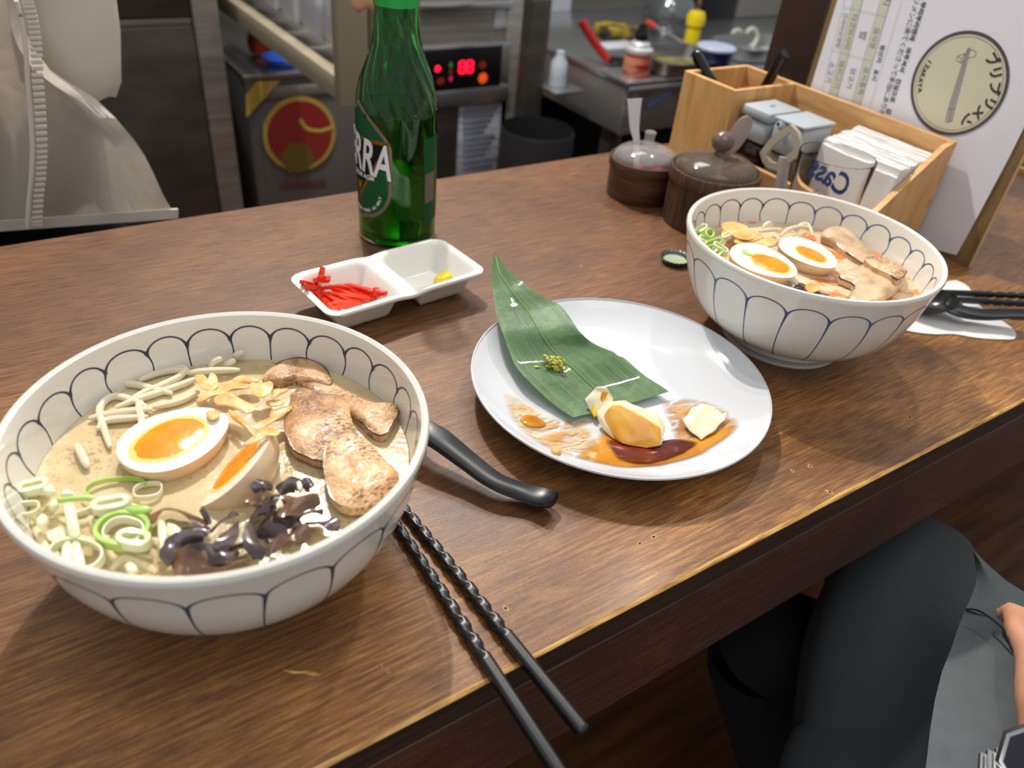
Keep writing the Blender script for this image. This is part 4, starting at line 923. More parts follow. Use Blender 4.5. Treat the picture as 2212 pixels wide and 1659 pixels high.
def wt(s, size, u0, v0, off, m, name, stretch=1., rot=0., bold=0.):
    def xf(x, y, z):
        x *= stretch; X_ = x * math.cos(rot) - y * math.sin(rot); Y_ = x * math.sin(rot) + y * math.cos(rot); return wrapL(u0 + X_, v0 + Y_, off + z)
    bm = text_bm(s, size, xf, .00008, bold, sub=True); o = obj(name, bm, m, gth, smooth=False); return o
wt('TERRA', .046, .0, .0900, .0006, m_ldark, 'label_word_shadow', .56, -.12, .0018); wt('TERRA', .046, .0, .0900, .0009, m_lwhite, 'label_word', .56, -.12, .0008)
wt('FROM AGM', .0062, .004, .0700, .0007, m_lwhite, 'label_small_word', 1, 0, .0001)
wt('V', .012, .0, .059, .0008, m_gold, 'label_chevron', .9, 0, .0005)
for k, ch in enumerate('100% PURE MALT FROM AGM 100% FROM PURE AG MALT'[-26:]):
    a = -1.35 + k * .108; wt(ch, .0042, .0265 * math.sin(a + .05) * 1.0, .058 - .0235 * math.cos(a), .0004, m_lwhite, 'label_rim_letter', 1, a, .0001)
LA = math.radians(302)
lab_poly([(.024 + .085 * i / 10, -.012, .017) for i in range(11)], 0, m_lg, 'back_label'); lab_poly([(.045 + .03 * i / 4, -.010, .005) for i in range(5)], .0002, m_silver, 'back_label_text_panel')
# ------------------------------------------------------------------ lidded wooden jars
m_jar = mat('turned_walnut', rough=.45, stops=[(.3, '33221a'), (.5, '4b3427'), (.72, '65493a')], scale=16, stretch=(14, 14, 1), detail=4, bump=.0002)
m_jar1 = mat('ringed_walnut', rough=.45, stops=[(.3, '38251b'), (.5, '523728'), (.72, '694a38')], scale=16, stretch=(1, 1, 14), detail=4, bump=.0003)
def jar(c, R, Hh, wood, lid_m, knob_m, label, content, lh, knob):
    th = thing('condiment_jar', label, 'jar', (c[0], c[1], 0), 0)
    p_ = [(0, 0), (R * .90, 0), (R * .93, .0015), (R * .95, Hh * .5), (R * .955, Hh * .74), (R * .965, Hh * .78), (R * 1.0, Hh * .80), (R, Hh - .001), (R * .985, Hh), (R * .93, Hh), (R * .91, Hh - .002), (R * .89, .008), (0, .007)]
    bm = BM(); lathe(bm, p_, 72); obj('wooden_cup', bm, wood, th)
    bm = BM(); lathe(bm, [(0, Hh * .55), (R * .88, Hh * .55), (R * .88, Hh * .45), (0, Hh * .45)], 40)
    for v in bm.verts: v.co.z += .003 * nz(v.co, 90, 2)
    obj('seasoning', bm, content, th)
    bm = BM(); k = 14; P = [(R * .90 * math.cos(PI / 2 * i / k), Hh - .0005 + lh * math.sin(PI / 2 * i / k) ** 1.0) for i in range(k)]
    P2 = [(r * .965, z - .0012) for r, z in P][::-1]
    lathe(bm, P + [(0, Hh + lh)], 72); lathe(bm, [(R * .9, Hh - .0005), (R * .9, Hh - .002), (R * .865, Hh - .002)], 72)
    obj('domed_lid', bm, lid_m, th)
    bm = BM(); z0 = Hh + lh - .001
    if knob == 'ball': lathe(bm, [(0, z0), (.006, z0), (.0045, z0 + .004)] + [(.0125 * math.cos(t), z0 + .0135 + .0115 * math.sin(t)) for t in [(-70 + 10 * i) * PI / 180 for i in range(16)]] + [(0, z0 + .025)], 32)
    else: lathe(bm, [(0, z0), (.007, z0), (.0058, z0 + .005), (.0062, z0 + .012), (.0068, z0 + .014), (.006, z0 + .015), (0, z0 + .0145)], 32)
    obj('lid_knob', bm, knob_m, th); return th
J1 = Vector((.634, .647, 0)); J2 = Vector((.655, .557, 0))
m_redc = mat('red_condiment', rough=.3, stops=[(.42, '2c1414'), (.55, '7a1a16'), (.68, 'd03a26')], scale=120, coat=.3, bump=.001)
jar(J1, .0425, .046, m_jar1, M['clear_plastic'], M['clear_plastic'], 'smaller dark wood jar with clear lid over red condiment', m_redc, .017, 'stub')
jar(J2, .0505, .064, m_jar, M['smoke_plastic'], mat('brown_knob', '6e5b52', .2, coat=.4), 'larger dark wood jar with smoky lid and round brown knob', mat('dark_condiment', rough=.4, stops=[(.3, '2a1c14'), (.6, '4d3524')], scale=90), .017, 'ball')
th = thing('jar_spoon', 'clear plastic spoon handle sticking up from the smaller jar', 'spoon', J1 + Vector((-.008, .010, .03)))
pts = [J1 + Vector((-.006, .006, .030)), J1 + Vector((-.008, .012, .062)), J1 + Vector((-.010, .018, .078)), J1 + Vector((-.012, .024, .108))]
bm = BM(); sweep(bm, smooth_pts(pts, 5), lambda i, t: [(-(.0030 + .0055 * t ** 2), -.001), ((.0030 + .0055 * t ** 2), -.001), ((.0030 + .0055 * t ** 2), .001), (-(.0030 + .0055 * t ** 2), .001)], up=Vector((.4, .6, 0)))
adopt(obj('spoon_handle', bm, mat('cloudy_plastic', 'e6e6ea', .15, alpha=.75, coat=.4)), th)
th = thing('jar_spoon', 'pinkish-brown spoon sticking out of the larger jar', 'spoon', J2 + Vector((.02, .01, .05)))
a = atx(1560, 345, J2.x + .012); b = atx(1603, 278, J2.x + .030)
bm = BM(); sweep(bm, smooth_pts([a - Vector((0, 0, .02)), a, a.lerp(b, .35), b, b + (b - a) * .38], 7), lambda i, t: circ(.0026 + .0080 * max(0, math.sin(PI * max(0, (t - .38) / .62))) ** .7, .0012, 12), up=Vector((.6, .7, .2)))
adopt(obj('spoon_handle', bm, mat('mauve_plastic', 'a39087', .2, coat=.4)), th)
# ------------------------------------------------------------------ wooden caddy
BX0, BX1, BY0, BY1, BYT, HT = .738, .8500, .4120, .7150, .6340, .1200
T = .0065
xth = thing('condiment_caddy', 'pale pine condiment box with a tall spoon compartment, in front of the menu board', 'box', ((BX0 + BX1) / 2, (BY0 + BY1) / 2, 0))
def cpart(name, lo, hi, m, bev=.0006): 
    bm = BM(); box(bm, lo, hi, bev); return adopt(obj(name, bm, m, smooth=False), xth)
cpart('back_board', (BX1 - T, BY0, 0), (BX1, BY1 - T, HT), M['pine_y'])
cpart('end_board', (BX0, BY1 - T, 0), (BX1, BY1, HT), M['pine_z'])
cpart('tall_front_board', (BX0, BYT, 0), (BX0 + T, BY1 - T, HT), M['pine_z'])
cpart('divider_board', (BX0, BYT - T, 0), (BX1 - T, BYT, HT), M['pine_z'])
cpart('front_rail', (BX0, BY0 + T, 0), (BX0 + T, BYT - T, .048), M['pine_y'])
cpart('bottom_board', (BX0 + T, BY0 + T, .001), (BX1 - T, BY1 - T, .006), M['pine_y'])
bm = BM(); pr_ = [(BX0, 0), (BX1 - T, 0), (BX1 - T, HT - .001), (BX1 - T - .012, HT - .004), (BX0 + .004, .052), (BX0, .046)]
v1 = [bm.verts.new((x, BY0, z)) for x, z in pr_]; v2 = [bm.verts.new((x, BY0 + T, z)) for x, z in pr_]; n = len(pr_)
bm.faces.new(v1); bm.faces.new(v2[::-1])
for k in range(n): bm.faces.new((v1[k], v1[(k + 1) % n], v2[(k + 1) % n], v2[k]))
adopt(obj('sloped_end_board', bm, M['pine_z'], smooth=False), xth)
# spoons standing in the tall compartment
for (x0, y0, x1, y1, X_, lab) in ((1545, 195, 1506, 122, .765, 'black spoon handle leaning left in the tall compartment of the box'), (1638, 215, 1690, 122, .822, 'black spoon handle leaning right in the tall compartment of the box')):
    a = atx(x0, y0, X_); b = atx(x1, y1, X_); d = (b - a).normalized(); base = a + d * (-(a.z - .012) / d.z)
    base.y = min(max(base.y, BYT + .014), BY1 - T - .012)
    pts = smooth_pts([base, base.lerp(a, .6), a, a.lerp(b, .6), b, b + d * .002 + Vector((0, 0, -.002))], 6)
    bm = BM(); sweep(bm, pts, lambda i, t: circ(.0060 + .0022 * t, .0042 + .0015 * t, 12), up=Vector((1, 0, 0)))
    tag(obj('standing_spoon', bm, M['black']), lab, 'spoon', 'black spoons in the tall compartment')
# sauce bottles
m_lid = mat('grey_lid', 'b0b8be', .4); m_dark = mat('dark_sauce_glass', '2a1512', .08, coat=.5); m_amb = mat('smoked_bottle', '6f6655', .08, coat=.4, stops=[(.4, '4a4436'), (.6, '857a60')], scale=12)
def sauce(cx, cy, hx, hy, H1, label, body_m, spout):
    th = thing('sauce_bottle', label, 'bottle', (cx, cy, .006), 0, 'grey-capped sauce bottles')
    bm = BM(); box(bm, (-hx * .92, -hy * .92, 0), (hx * .92, hy * .92, .062), .006); obj('bottle_body', bm, body_m, th)
    bm = BM(); box(bm, (-hx * .96, -hy * .96, .0622), (hx * .96, hy * .96, .088 if not spout else .098), .006); obj('cap', bm, m_lid, th)
    if not spout:
        bm = BM(); box(bm, (-hx, -hy, .0885), (hx, hy, H1), .004); l = obj('flip_lid', bm, m_lid, th)
        bm = BM(); pebble(bm, ell_outline((0, .0), .009, .004, .4, 16), H1 - .0002, .0006, 3, base=.0001); o = obj('lid_emblem', bm, mat('lid_emblem', '868e94', .5), l)
    else:
        bm = BM(); tube(bm, smooth_pts([(-hx * .5, .004, .086), (-hx * .95, .006, .092), (-hx - .007, .008, .0965)], 5), .0042, 14); obj('spout', bm, m_lid, th)
        bm = BM(); tube(bm, [(-hx - .0068, .008, .0964), (-hx - .0078, .0083, .0971)], .0023, 12); obj('spout_hole', bm, M['darkvoid'], th)
        box_ = BM(); box(box_, (-hx, -hy, .0975), (hx, hy, H1 - .0005), .0025); obj('lid_plate', box_, m_lid, th)
sauce(.7775, .6010, .0285, .0225, .1010, 'dark sauce bottle with flat grey flip lid, nearest the tall compartment', m_dark, False)
sauce(.7775, .5510, .0285, .0225, .1020, 'sauce bottle with grey spouted lid next to the napkins', m_amb, True)
# napkins in the box
for k in range(16):
    x = .772 + k * .0042; sl = .10
    top = (.086 if k == 0 else .094) + .0006 * k + (.0025 * nz((k, 0), .9, 2)); y0 = BY0 + T + .0015 + .002 * abs(nz((k, 3), .8, 1)); y1 = .522 - .0015 * (k < 3) * (3 - k) - .004 * abs(nz((k, 5), .7, 4))
    bm = BM(); N_ = 14; L = []
    for i in range(N_ + 1):
        y = y0 + (y1 - y0) * i / N_; w = .0007 * nz((y, k), 60, 5)
        L.append([bm.verts.new(q) for q in ((x - .0019 + w, y, .007), (x - .0019 + w * 2 + .002, y, top + .0006 * nz((y, k * 1.0), 200, 1)), (x + .0017 + w * 2 + .002, y, top - .0004 + .0006 * nz((y, k * 2.), 200, 1)), (x + .0017 + w, y, .007))])
    for A_, B_ in zip(L, L[1:]):
        for j in range(4): bm.faces.new((A_[j], A_[(j + 1) % 4], B_[(j + 1) % 4], B_[j]))
    bm.faces.new(L[0]); bm.faces.new(L[-1][::-1])
    tag(obj('box_napkin', bm, m_nap, smooth=False), 'folded white napkin standing in the pine box' if k else 'foremost grey-white napkin standing in the pine box behind the glass', 'napkin', None if k == 0 else 'white napkins standing in the pine box')
# glass with mirrored print
GC = Vector((.694, .443, 0)); GR = .0375
gt = thing('beer_glass', 'clear drinking glass with blue lettering between the right bowl and the box', 'glass', GC)
gp = [(0, 0), (.0305, 0), (.0325, .0015), (.0345, .06), (GR, .113)]; gi = [(GR - .0017, .113), (.0328, .06), (.0306, .012), (0, .010)]
bm = BM(); lathe(bm, gp + [(GR - .0002, .1142), (GR - .0014, .1142)] + gi, 96); obj('glass_body', bm, M['glass'], gt)
gl_a = math.atan2(-(GC.y), -(GC.x)) + PI          # far side from the viewer
def wrapG(x, y, z, size=1):
    a = gl_a + .12 - x / GR; hz = y; r = .0355 + (GR - .0355) * 0 - .0030
    r = .0328 + (GR - .0017 - .0328) * max(0, (hz - .06) / .053) - .0004
    return Vector((r * math.cos(a), r * math.sin(a), hz))
rt = .30
def cass(s, sz, u0, v0, nm, bold, m, sh=0.):
    def xf(x, y, z):
        x = x; X_ = x * math.cos(rt) - y * math.sin(rt); Y_ = x * math.sin(rt) + y * math.cos(rt); return wrapG(-(u0 + X_), v0 + Y_, 0)
    bm = text_bm(s, sz, xf, 0, bold, sub=True); obj(nm, bm, m, gt, smooth=False)
cass('Cass', .0290, -.003, .078, 'blue_lettering', .0008, M['print_blue']); cass('Fresh', .0135, -.003, .056, 'thin_lettering', .0, mat('thin_print', '6f7d9c', .5))
# bottle opener
oth = thing('bottle_opener', 'metal bottle opener with angular ring between jar and glass', 'opener', (.722, .53, .0))
P = [atx(x, y, .722) for x, y in ((1650, 332), (1668, 308), (1690, 290), (1710, 277), (1720, 290), (1725, 312), (1722, 330), (1700, 346), (1680, 360), (1664, 356), (1655, 345))]
bm = BM(); sweep(bm, P, lambda i, t: [(-.0042, -.0024), (.0042, -.0024), (.0042, .0024), (-.0042, .0024)], closed=True, up=Vector((1, 0, 0)))
adopt(obj('opener_ring', bm, mat('champagne_metal', 'c9bfaa', .35, .2)), oth)
c0 = atx(1694, 352, .722); bm = BM(); sweep(bm, smooth_pts([c0 + Vector((0, .001, .006)), c0 + Vector((0, -.002, -.012)), Vector((.722, .513, .03)), Vector((.722, .511, .002))], 5), lambda i, t: circ(.0075, .0036, 14), up=Vector((1, 0, 0)))
adopt(obj('opener_grip', bm, mat('pink_grip', 'b8a8aa', .4)), oth)
# ------------------------------------------------------------------ menu board
MX = .8585
mth = thing('menu_board', 'upright wooden menu board with white printed sheet behind the pine box', 'sign', (MX, .485, 0))
bm = BM(); box(bm, (MX, .3485, .0006), (MX + .0045, .6235, .36), .0005); adopt(obj('board', bm, M['board'], smooth=False), mth)
bm = BM(); box(bm, (MX - .0001, .3478, 0), (MX + .0047, .3486, .36)); adopt(obj('board_edge', bm, M['board_edge'], smooth=False), mth)
bm = BM(); pp = [(.6150, .355), (.3600, .355), (.3590, .21), (.3600, .12), (.3625, .06), (.3655, .0075), (.385, .004), (.50, .004), (.6150, .005)]
f1 = [bm.verts.new((MX - .0012, y, z)) for y, z in pp]; f2 = [bm.verts.new((MX - .0004, y, z)) for y, z in pp]; bm.faces.new(f1); bm.faces.new(f2[::-1])
for k in range(len(pp)): bm.faces.new((f1[k], f2[k], f2[(k + 1) % len(pp)], f1[(k + 1) % len(pp)]))
pap = adopt(obj('printed_sheet', bm, M['paper'], smooth=False), mth)
def M3(px, py, off=.0016): p_ = atx(px, py, MX - off); return p_
def adopt2(o, child=pap): # sub-part of the sheet
    o.parent = child; return o
def mtext(s, p0, p1, size, m, name='print', bold=0.0003, off=.0017):
    a = M3(*p0); b = M3(*p1); n = len(s); step = (b - a) / max(1, n - 1) if n > 1 else Vector((0, 0, -size))
    u = (b - a).normalized() if n > 1 else Vector((0, -.0, -1)); vv = Vector((0, -1, 0)); vv = Vector((0, u.z, -u.y)) if u.z > 0 else Vector((0, u.z, -u.y))
    if vv.y > 0: vv = -vv
    big = BM()
    for k, ch in enumerate(s):
        if ch == ' ': continue
        c = a + step * k; size = min(size, step.length * 1.08 if n > 1 else size)
        merge(big, text_bm(ch, size, lambda x, y, z, c=c: c + u * x + vv * y, 0, bold))
    o = obj(name, big, m, smooth=False); return adopt2(o)
ink = M['ink']
mtext('부리부리멘에 와주셔서 진심으로 감', (1993, 10), (1919, 240), .0118, ink, bold=.00018)
mtext('リメンに来てくださって本当にありが', (1979, 2), (1904, 243), .0108, ink, bold=.00002)
mtext('원산지 표시', (1905, 103), (1888, 168), .0108, ink, bold=.0001)
i2 = M['ink2']
mtext('음식명', (1893, 67), (1884, 98), .0102, i2, bold=0); mtext('표시품목', (1870, 152), (1859, 198), .0100, i2, bold=0)
mtext('밥', (1863, 76), (1863, 76), .0105, i2, bold=0); mtext('닭고기', (1842, 154), (1834, 184), .0102, i2, bold=0)
mtext('타코와사비', (1845, 38), (1829, 100), .0102, i2, bold=0); mtext('돼지고기', (1817, 138), (1806, 184), .0100, i2, bold=0)
mtext('간사이오뎅탕', (1825, 33), (1809, 98), .0098, i2, bold=0); mtext('소고기', (1796, 140), (1789, 171), .0098, i2, bold=0)
mtext('지', (1915, 3), (1915, 3), .0105, i2, bold=0)
def mquad(c4, m, name, off):
    bm = BM(); bm.faces.new([bm.verts.new(v) for v in c4]); return adopt2(obj(name, bm, m, smooth=False))
def ext(a, b, t): return (a[0] + (b[0] - a[0]) * t, a[1] + (b[1] - a[1]) * t)
sepA = [(1821, 15), (1838, 19), (1857, 24), (1893, 31), (1913, 36)]; sepB = [(1797, 108), (1815, 113), (1833, 118), (1866, 127), (1885, 133)]; sepC = [(1775, 197), (1791, 202), (1808, 206), (1841, 217), (1859, 222)]
def colpt(k, t): # t 0 at sepA, 1 at sepB, 2 at sepC; worked out on the board itself
    a, b, c = (M3(*s[k], .00155) for s in (sepA, sepB, sepC)); return a + (b - a) * t if t < 1 else b + (c - b) * (t - 1)
for a, b in ((1, 2), (3, 4)):
    mquad([colpt(a, -1.2), colpt(b, -1.2), colpt(b, 1), colpt(a, 1)], M['green_band'], 'shaded_column', .00155); mquad([colpt(a, 1), colpt(b, 1), colpt(b, 2.6), colpt(a, 2.6)], M['green_band'], 'shaded_column', .00155)
def mline(p0, p1, w=.0004, m=None):
    a, b = (q.copy() if isinstance(q, Vector) else M3(*q, .00165) for q in (p0, p1)); a.x = b.x = MX - .00165; d = (b - a).normalized(); s = Vector((0, -d.z, d.y)) * w / 2
    bm = BM(); bm.faces.new([bm.verts.new(q) for q in (a - s, b - s, b + s, a + s)]); return adopt2(obj('table_rule', bm, m or M['grid_line'], smooth=False))
for k in range(5): mline(colpt(k, -1.2), colpt(k, 1)); mline(colpt(k, 1), colpt(k, 2.6))
for s_ in (sepA, sepB, sepC): mline(s_[0], s_[-1])
mline((1948, 2), (1876, 240))
# round emblem
ec = M3(2063, 178); 
lft, rgt, tp, bt = M3(1969, 170), M3(2182, 190), M3(2085, 72), M3(2048, 292)
ER = ((lft - rgt).length + (tp - bt).length) / 4; ec = (lft + rgt + tp + bt) / 4
def disc(r0, r1, m, name, off):
    bm = BM(); n = 96; A_ = [bm.verts.new((MX - off, ec.y - r1 * math.sin(2 * PI * k / n), ec.z + r1 * math.cos(2 * PI * k / n))) for k in range(n)]
    if r0 == 0: bm.faces.new(A_)
    else:
        B_ = [bm.verts.new((MX - off, ec.y - r0 * math.sin(2 * PI * k / n), ec.z + r0 * math.cos(2 * PI * k / n))) for k in range(n)]
        for k in range(n): bm.faces.new((A_[k], A_[(k + 1) % n], B_[(k + 1) % n], B_[k]))
    return adopt2(obj(name, bm, m, smooth=False))
disc(0, ER, M['cream_print'], 'emblem_disc', .00155); disc(ER * .935, ER, M['ring_print'], 'emblem_ring', .0017); disc(ER * .885, ER * .893, M['ring_print'], 'emblem_inner_ring', .0017)
# emblem local frame: a = angle measured from +v (image right, -y) turning towards +u (down)
def eang(px, py): q = M3(px, py) - ec; return math.atan2(-q.z, -q.y), math.hypot(q.z, q.y)
def arc_text(chars, pxs, size, bold, inward=False, m=None):
    for ch, (x, y) in zip(chars, pxs):
        a, r = eang(x, y); c = ec + Vector((-.0018 + (MX - ec.x) * 0, -r * math.cos(a), -r * math.sin(a))); c.x = MX - .0018
        out = Vector((0, -math.cos(a), -math.sin(a))); tan = Vector((0, math.sin(a), -math.cos(a)))
        if inward: out = -out; tan = -tan
        bm = text_bm(ch, size, lambda X_, Y_, z, c=c, out=out, tan=tan: c + tan * X_ + out * Y_, 0, bold); adopt2(obj('emblem_letter', bm, m or M['brown_ink'], smooth=False))
arc_text('ブリブリメン', [(2142, 130), (2149, 158), (2147, 190), (2137, 222), (2113, 242), (2087, 257)], .0135, .0005)
arc_text('IZAKAYA', [(2008, 133), (2002, 143), (1996, 152), (1993, 162), (1989, 173), (1987, 184), (1987, 195)], .0066, .0003, True)
def epoly(P, m=None, w=.0006, closed=True):
    for k in range(len(P) if closed else len(P) - 1): mline(P[k], P[(k + 1) % len(P)], w, m or i2).name = 'emblem_drawing'
z6 = lambda P: [(1940 + x / 6.38, 50 + y / 6.38) for x, y in P]
epoly(z6([(960, 350), (990, 345), (990, 380), (785, 1170), (745, 1350), (670, 1370), (655, 1345), (690, 1180), (930, 420)])); epoly(z6([(975, 350), (735, 1180), (700, 1365)]), closed=False); epoly(z6([(690, 1185), (785, 1175)]), closed=False)
epoly(z6([(800, 510), (820, 455), (930, 415), (880, 480), (900, 530), (860, 550)])); epoly(z6([(985, 390), (1020, 362), (1078, 400), (1060, 465), (965, 480)]), closed=False); epoly(z6([(820, 455), (865, 490), (860, 550)]), closed=False)
bm = BM(); q = [M3(1940 + x / 6.38, 50 + y / 6.38, .0016) for x, y in ((960, 350), (990, 345), (785, 1170), (745, 1350), (665, 1360), (690, 1180))]; bm.faces.new([bm.verts.new(v) for v in q]); adopt2(obj('emblem_shading', bm, mat('grey_print', 'a8a3a0', .8), smooth=False))
# small slatted board lying far right
bm = BM(); c = at(2212, 372, .0); box(bm, (c.x - .012, c.y - .05, 0), (c.x + .12, c.y + .035, .008), .001); tag(obj('small_board', bm, M['board_edge'], smooth=False), 'pale wooden board lying on the counter at the far right edge', 'board')
bm = BM(); box(bm, (c.x - .004, c.y - .03, .0082), (c.x + .10, c.y + .03, .010), .0005); tag(obj('dark_card', bm, M['charcoal_panel'], smooth=False), 'dark card on the pale board at the far right edge', 'card')
# ------------------------------------------------------------------ kitchen beyond the counter
def K(x, y, Y): return aty(x, y, Y)
FL = -.75
# tall dark refrigerator
YK = 1.80
x1 = K(505, 300, YK).x
fth = thing('refrigerator', 'tall dark stainless refrigerator behind the white coat', 'fridge', (x1 - .4, YK + .3, FL))
seam = K(300, 48, YK).z
for nm, lo, hi, m in (('cabinet_body', (x1 - .95, YK + .02, FL), (x1, YK + .6, 1.0), M['steel_dark']), ('lower_door', (x1 - .94, YK - .01, FL + .08), (x1 - .055, YK + .02, seam - .008), M['steel_dark']),
                      ('upper_door', (x1 - .94, YK - .01, seam + .008), (x1 - .055, YK + .02, .95), M['steel_dark']), ('seam_strip', (x1 - .94, YK - .005, seam - .007), (x1 - .055, YK + .019, seam + .007), M['steel']), ('corner_trim', (x1 - .053, YK - .012, FL), (x1, YK + .02, 1.0), M['steel'])):
    bm = BM(); box(bm, lo, hi, .004); adopt(obj(nm, bm, m), fth)
# low cabinet with round sticker
YS = 1.80
a, b = K(528, 172, YS), K(768, 165, YS)
sth = thing('low_cabinet', 'low grey cabinet with round red and gold sticker on its front', 'cabinet', ((a.x + b.x) / 2, YS + .3, FL))
zt = a.z
for nm, lo, hi, m in (('cabinet_body', (a.x, YS, FL), (b.x, YS + .55, zt), mat('cabinet_grey', '6a6663', .45, .3)), ('top_sheet', (a.x - .005, YS - .01, zt), (b.x + .005, YS + .55, zt + .012), M['steel_bright']), ('upper_rail', (a.x + .01, YS - .006, zt - .045), (b.x - .01, YS, zt - .02), M['steel'])):
    bm = BM(); box(bm, lo, hi, .003); adopt(obj(nm, bm, m), sth)
sc, sl_, sr_, st_ = K(648, 290, YS - .004), K(568, 290, YS - .004), K(727, 290, YS - .004), K(648, 208, YS - .004)
m_sg = mat('sticker_gold', 'b39a45', .5); m_sr = mat('sticker_red', '8c2b27', .5); m_so = mat('sticker_olive', '6d5a26', .5)
Rr = ((sr_ - sl_).length + 2 * (st_ - sc).length) / 4
def sdisc(c, r, m, nm, dy, wob=0, sq=1.):
    bm = BM(); n = 48; ctr = bm.verts.new((c.x, c.y - dy, c.z)); V_ = ([bm.verts.new((c.x + r * math.cos(2 * PI * k / n) * (1 + wob * nz((k, 1), .5, 3)), c.y - dy, c.z + sq * r * math.sin(2 * PI * k / n) * (1 + wob * nz((k, 5), .5, 3)))) for k in range(n)]); [bm.faces.new((ctr, V_[k], V_[(k + 1) % n])) for k in range(n)]
    adopt(obj(nm, bm, m, smooth=False), sth)
sdisc(sc, Rr, m_sg, 'round_sticker', .001); sdisc(sc, Rr * .88, m_sr, 'sticker_field', .002); sdisc(sc + Vector((-.012, 0, -Rr * .62)), Rr * .42, m_so, 'sticker_olive_blot', .003, .35)
bm = BM(); tube(bm, smooth_pts([K(648, 258, YS - .006), K(662, 278, YS - .006), K(690, 284, YS - .006), K(720, 276, YS - .006)], 6), .005, 8, ry=.001, up=Vector((0, 1, 0))); adopt(obj('sticker_gold_curve', bm, m_sg), sth)
bm = BM(); q = [K(x, y, YS - .012) for x, y in ((553, 176), (606, 174), (532, 255), (532, 205))]; bm.faces.new([bm.verts.new(v) for v in q]); adopt(obj('gold_stripe', bm, m_sg, smooth=False), sth)
for k in range(9):
    c_ = K(612 + k * 11, 398 - k * .9, YS - .003); bm = BM(); box(bm, (c_.x - .006, c_.y - .001, c_.z - .007), (c_.x + .005, c_.y, c_.z + .006)); adopt(obj('faded_letter_block', bm, mat('faded_red', '63403f', .6) if k == 0 else bpy.data.materials['faded_red'], smooth=False), sth)
# bowls on it
def bowl_small(px, py, z, r, m, lab, nm='plastic_bowl'):
    c = at(px, py, z); bm = BM(); lathe(bm, [(0, 0), (r * .6, 0), (r * .95, r * .35), (r, r * .42), (r * .92, r * .40), (r * .55, .006), (0, .006)], 40); o = obj(nm, bm, m, loc=c); tag(o, lab, 'bowl'); return o
bowl_small(608, 140, zt + .013, .045, mat('blue_plastic', '2f67d8', .35), 'blue plastic bowl on the low cabinet')
c_ = at(575, 118, zt + .013); bm = BM(); hull(bm, [c_ + Vector((x, y, z)) for x in (-.04, .04) for y in (-.03, .03) for z in (0, .06)] + [c_ + Vector((0, 0, .075))], 2, .4, .004, 30); tag(obj('red_packet', bm, mat('red_plastic', 'a03a2c', .4)), 'red packet behind the blue bowl on the low cabinet', 'packet')
# cook-top machine with control panel
YM = 1.80
a, b = K(778, 300, YM), K(1108, 200, YM); zt = 1.0; OVX = b.x
oth_ = thing('steel_oven', 'stainless oven with lit red display behind the bottle', 'oven', ((a.x + b.x) / 2, YM + .3, FL))
for nm, lo, hi, m in (('oven_body', (a.x, YM, FL), (b.x, YM + .6, .95), M['steel']),):
    bm = BM(); box(bm, lo, hi, .006); adopt(obj(nm, bm, m), oth_)
def face(c4, Y, th_, m, nm, parent=None):
    P = [K(x, y, Y) for x, y in c4]; xs = [q.x for q in P]; zs = [q.z for q in P]
    bm = BM(); box(bm, (min(xs), Y - th_, min(zs)), (max(xs), Y, max(zs)), min(.002, th_ / 3)); return adopt(obj(nm, bm, m), parent or oth_)
face([(905, 102), (1092, 196)], YM, .010, M['steel_bright'], 'panel_frame'); face([(912, 108), (1078, 188)], YM - .010, .004, M['charcoal_panel'], 'control_panel')
face([(905, 198), (1090, 214)], YM, .018, M['steel_bright'], 'door_handle_ledge'); face([(905, 222), (1102, 460)], YM, .006, M['steel_dark'], 'lower_door'); face([(1096, 0), (1108, 470)], YM, .008, M['steel'], 'side_trim')
face([(1070, 10), (1100, 60)], YM, .003, mat('white_label', 'a9aab0', .7), 'white_label'); face([(905, 8), (1100, 14)], YM, .012, M['steel_bright'], 'upper_ledge')
e_red = mat('led_display', 'ff1030', .4, emit=('ff1638', 3.2)); e_org = mat('led_orange', 'd8481c', .4, emit=('e0501c', .9)); e_grn = mat('led_green', '2f7a2c', .4, emit=('30802c', .35)); e_dim = mat('led_dim', '6a2418', .4, emit=('8a2418', .35))
for c4, m, nm in (([(991, 132), (1022, 157)], e_red, 'red_display'), ([(940, 142), (951, 155)], e_red, 'round_red_light'), ([(1034, 158), (1052, 179)], e_org, 'orange_light'), ([(1035, 132), (1050, 148)], e_dim, 'dim_light'),
                  ([(970, 134), (978, 146)], e_grn, 'green_light'), ([(970, 150), (978, 160)], e_dim, 'dim_light'), ([(970, 164), (978, 176)], mat('led_pink', 'a02a48', .4, emit=('b02a50', .7)), 'pink_light'), ([(944, 168), (960, 182)], e_dim, 'dim_light')):
    P = [K(x, y, YM - .0145) for x, y in c4]; c_ = (P[0] + P[1]) / 2; w = abs(P[1].x - P[0].x) / 2; h = abs(P[1].z - P[0].z) / 2
    bm = BM()
    if nm == 'red_display':
        for dx_ in (-.5, .5):   # two glowing digits of seven-segment bars
            for sx_, sz_, ww, hh in ((0, .9, .30, .12), (0, 0, .30, .12), (0, -.9, .30, .12), (-.34, .45, .1, .36), (.34, .45, .1, .36), (-.34, -.45, .1, .36), (.34, -.45, .1, .36)):
                cx_, cz_ = c_.x + (dx_ + sx_ * 1.1) * w, c_.z + sz_ * h; box(bm, (cx_ - ww * w, c_.y - .001, cz_ - hh * h), (cx_ + ww * w, c_.y, cz_ + hh * h))
    else:
        n = 20; bm.faces.new([bm.verts.new((c_.x + w * math.cos(2 * PI * k / n), c_.y, c_.z + h * math.sin(2 * PI * k / n))) for k in range(n)])
    adopt(obj(nm, bm, m, smooth=False), oth_)
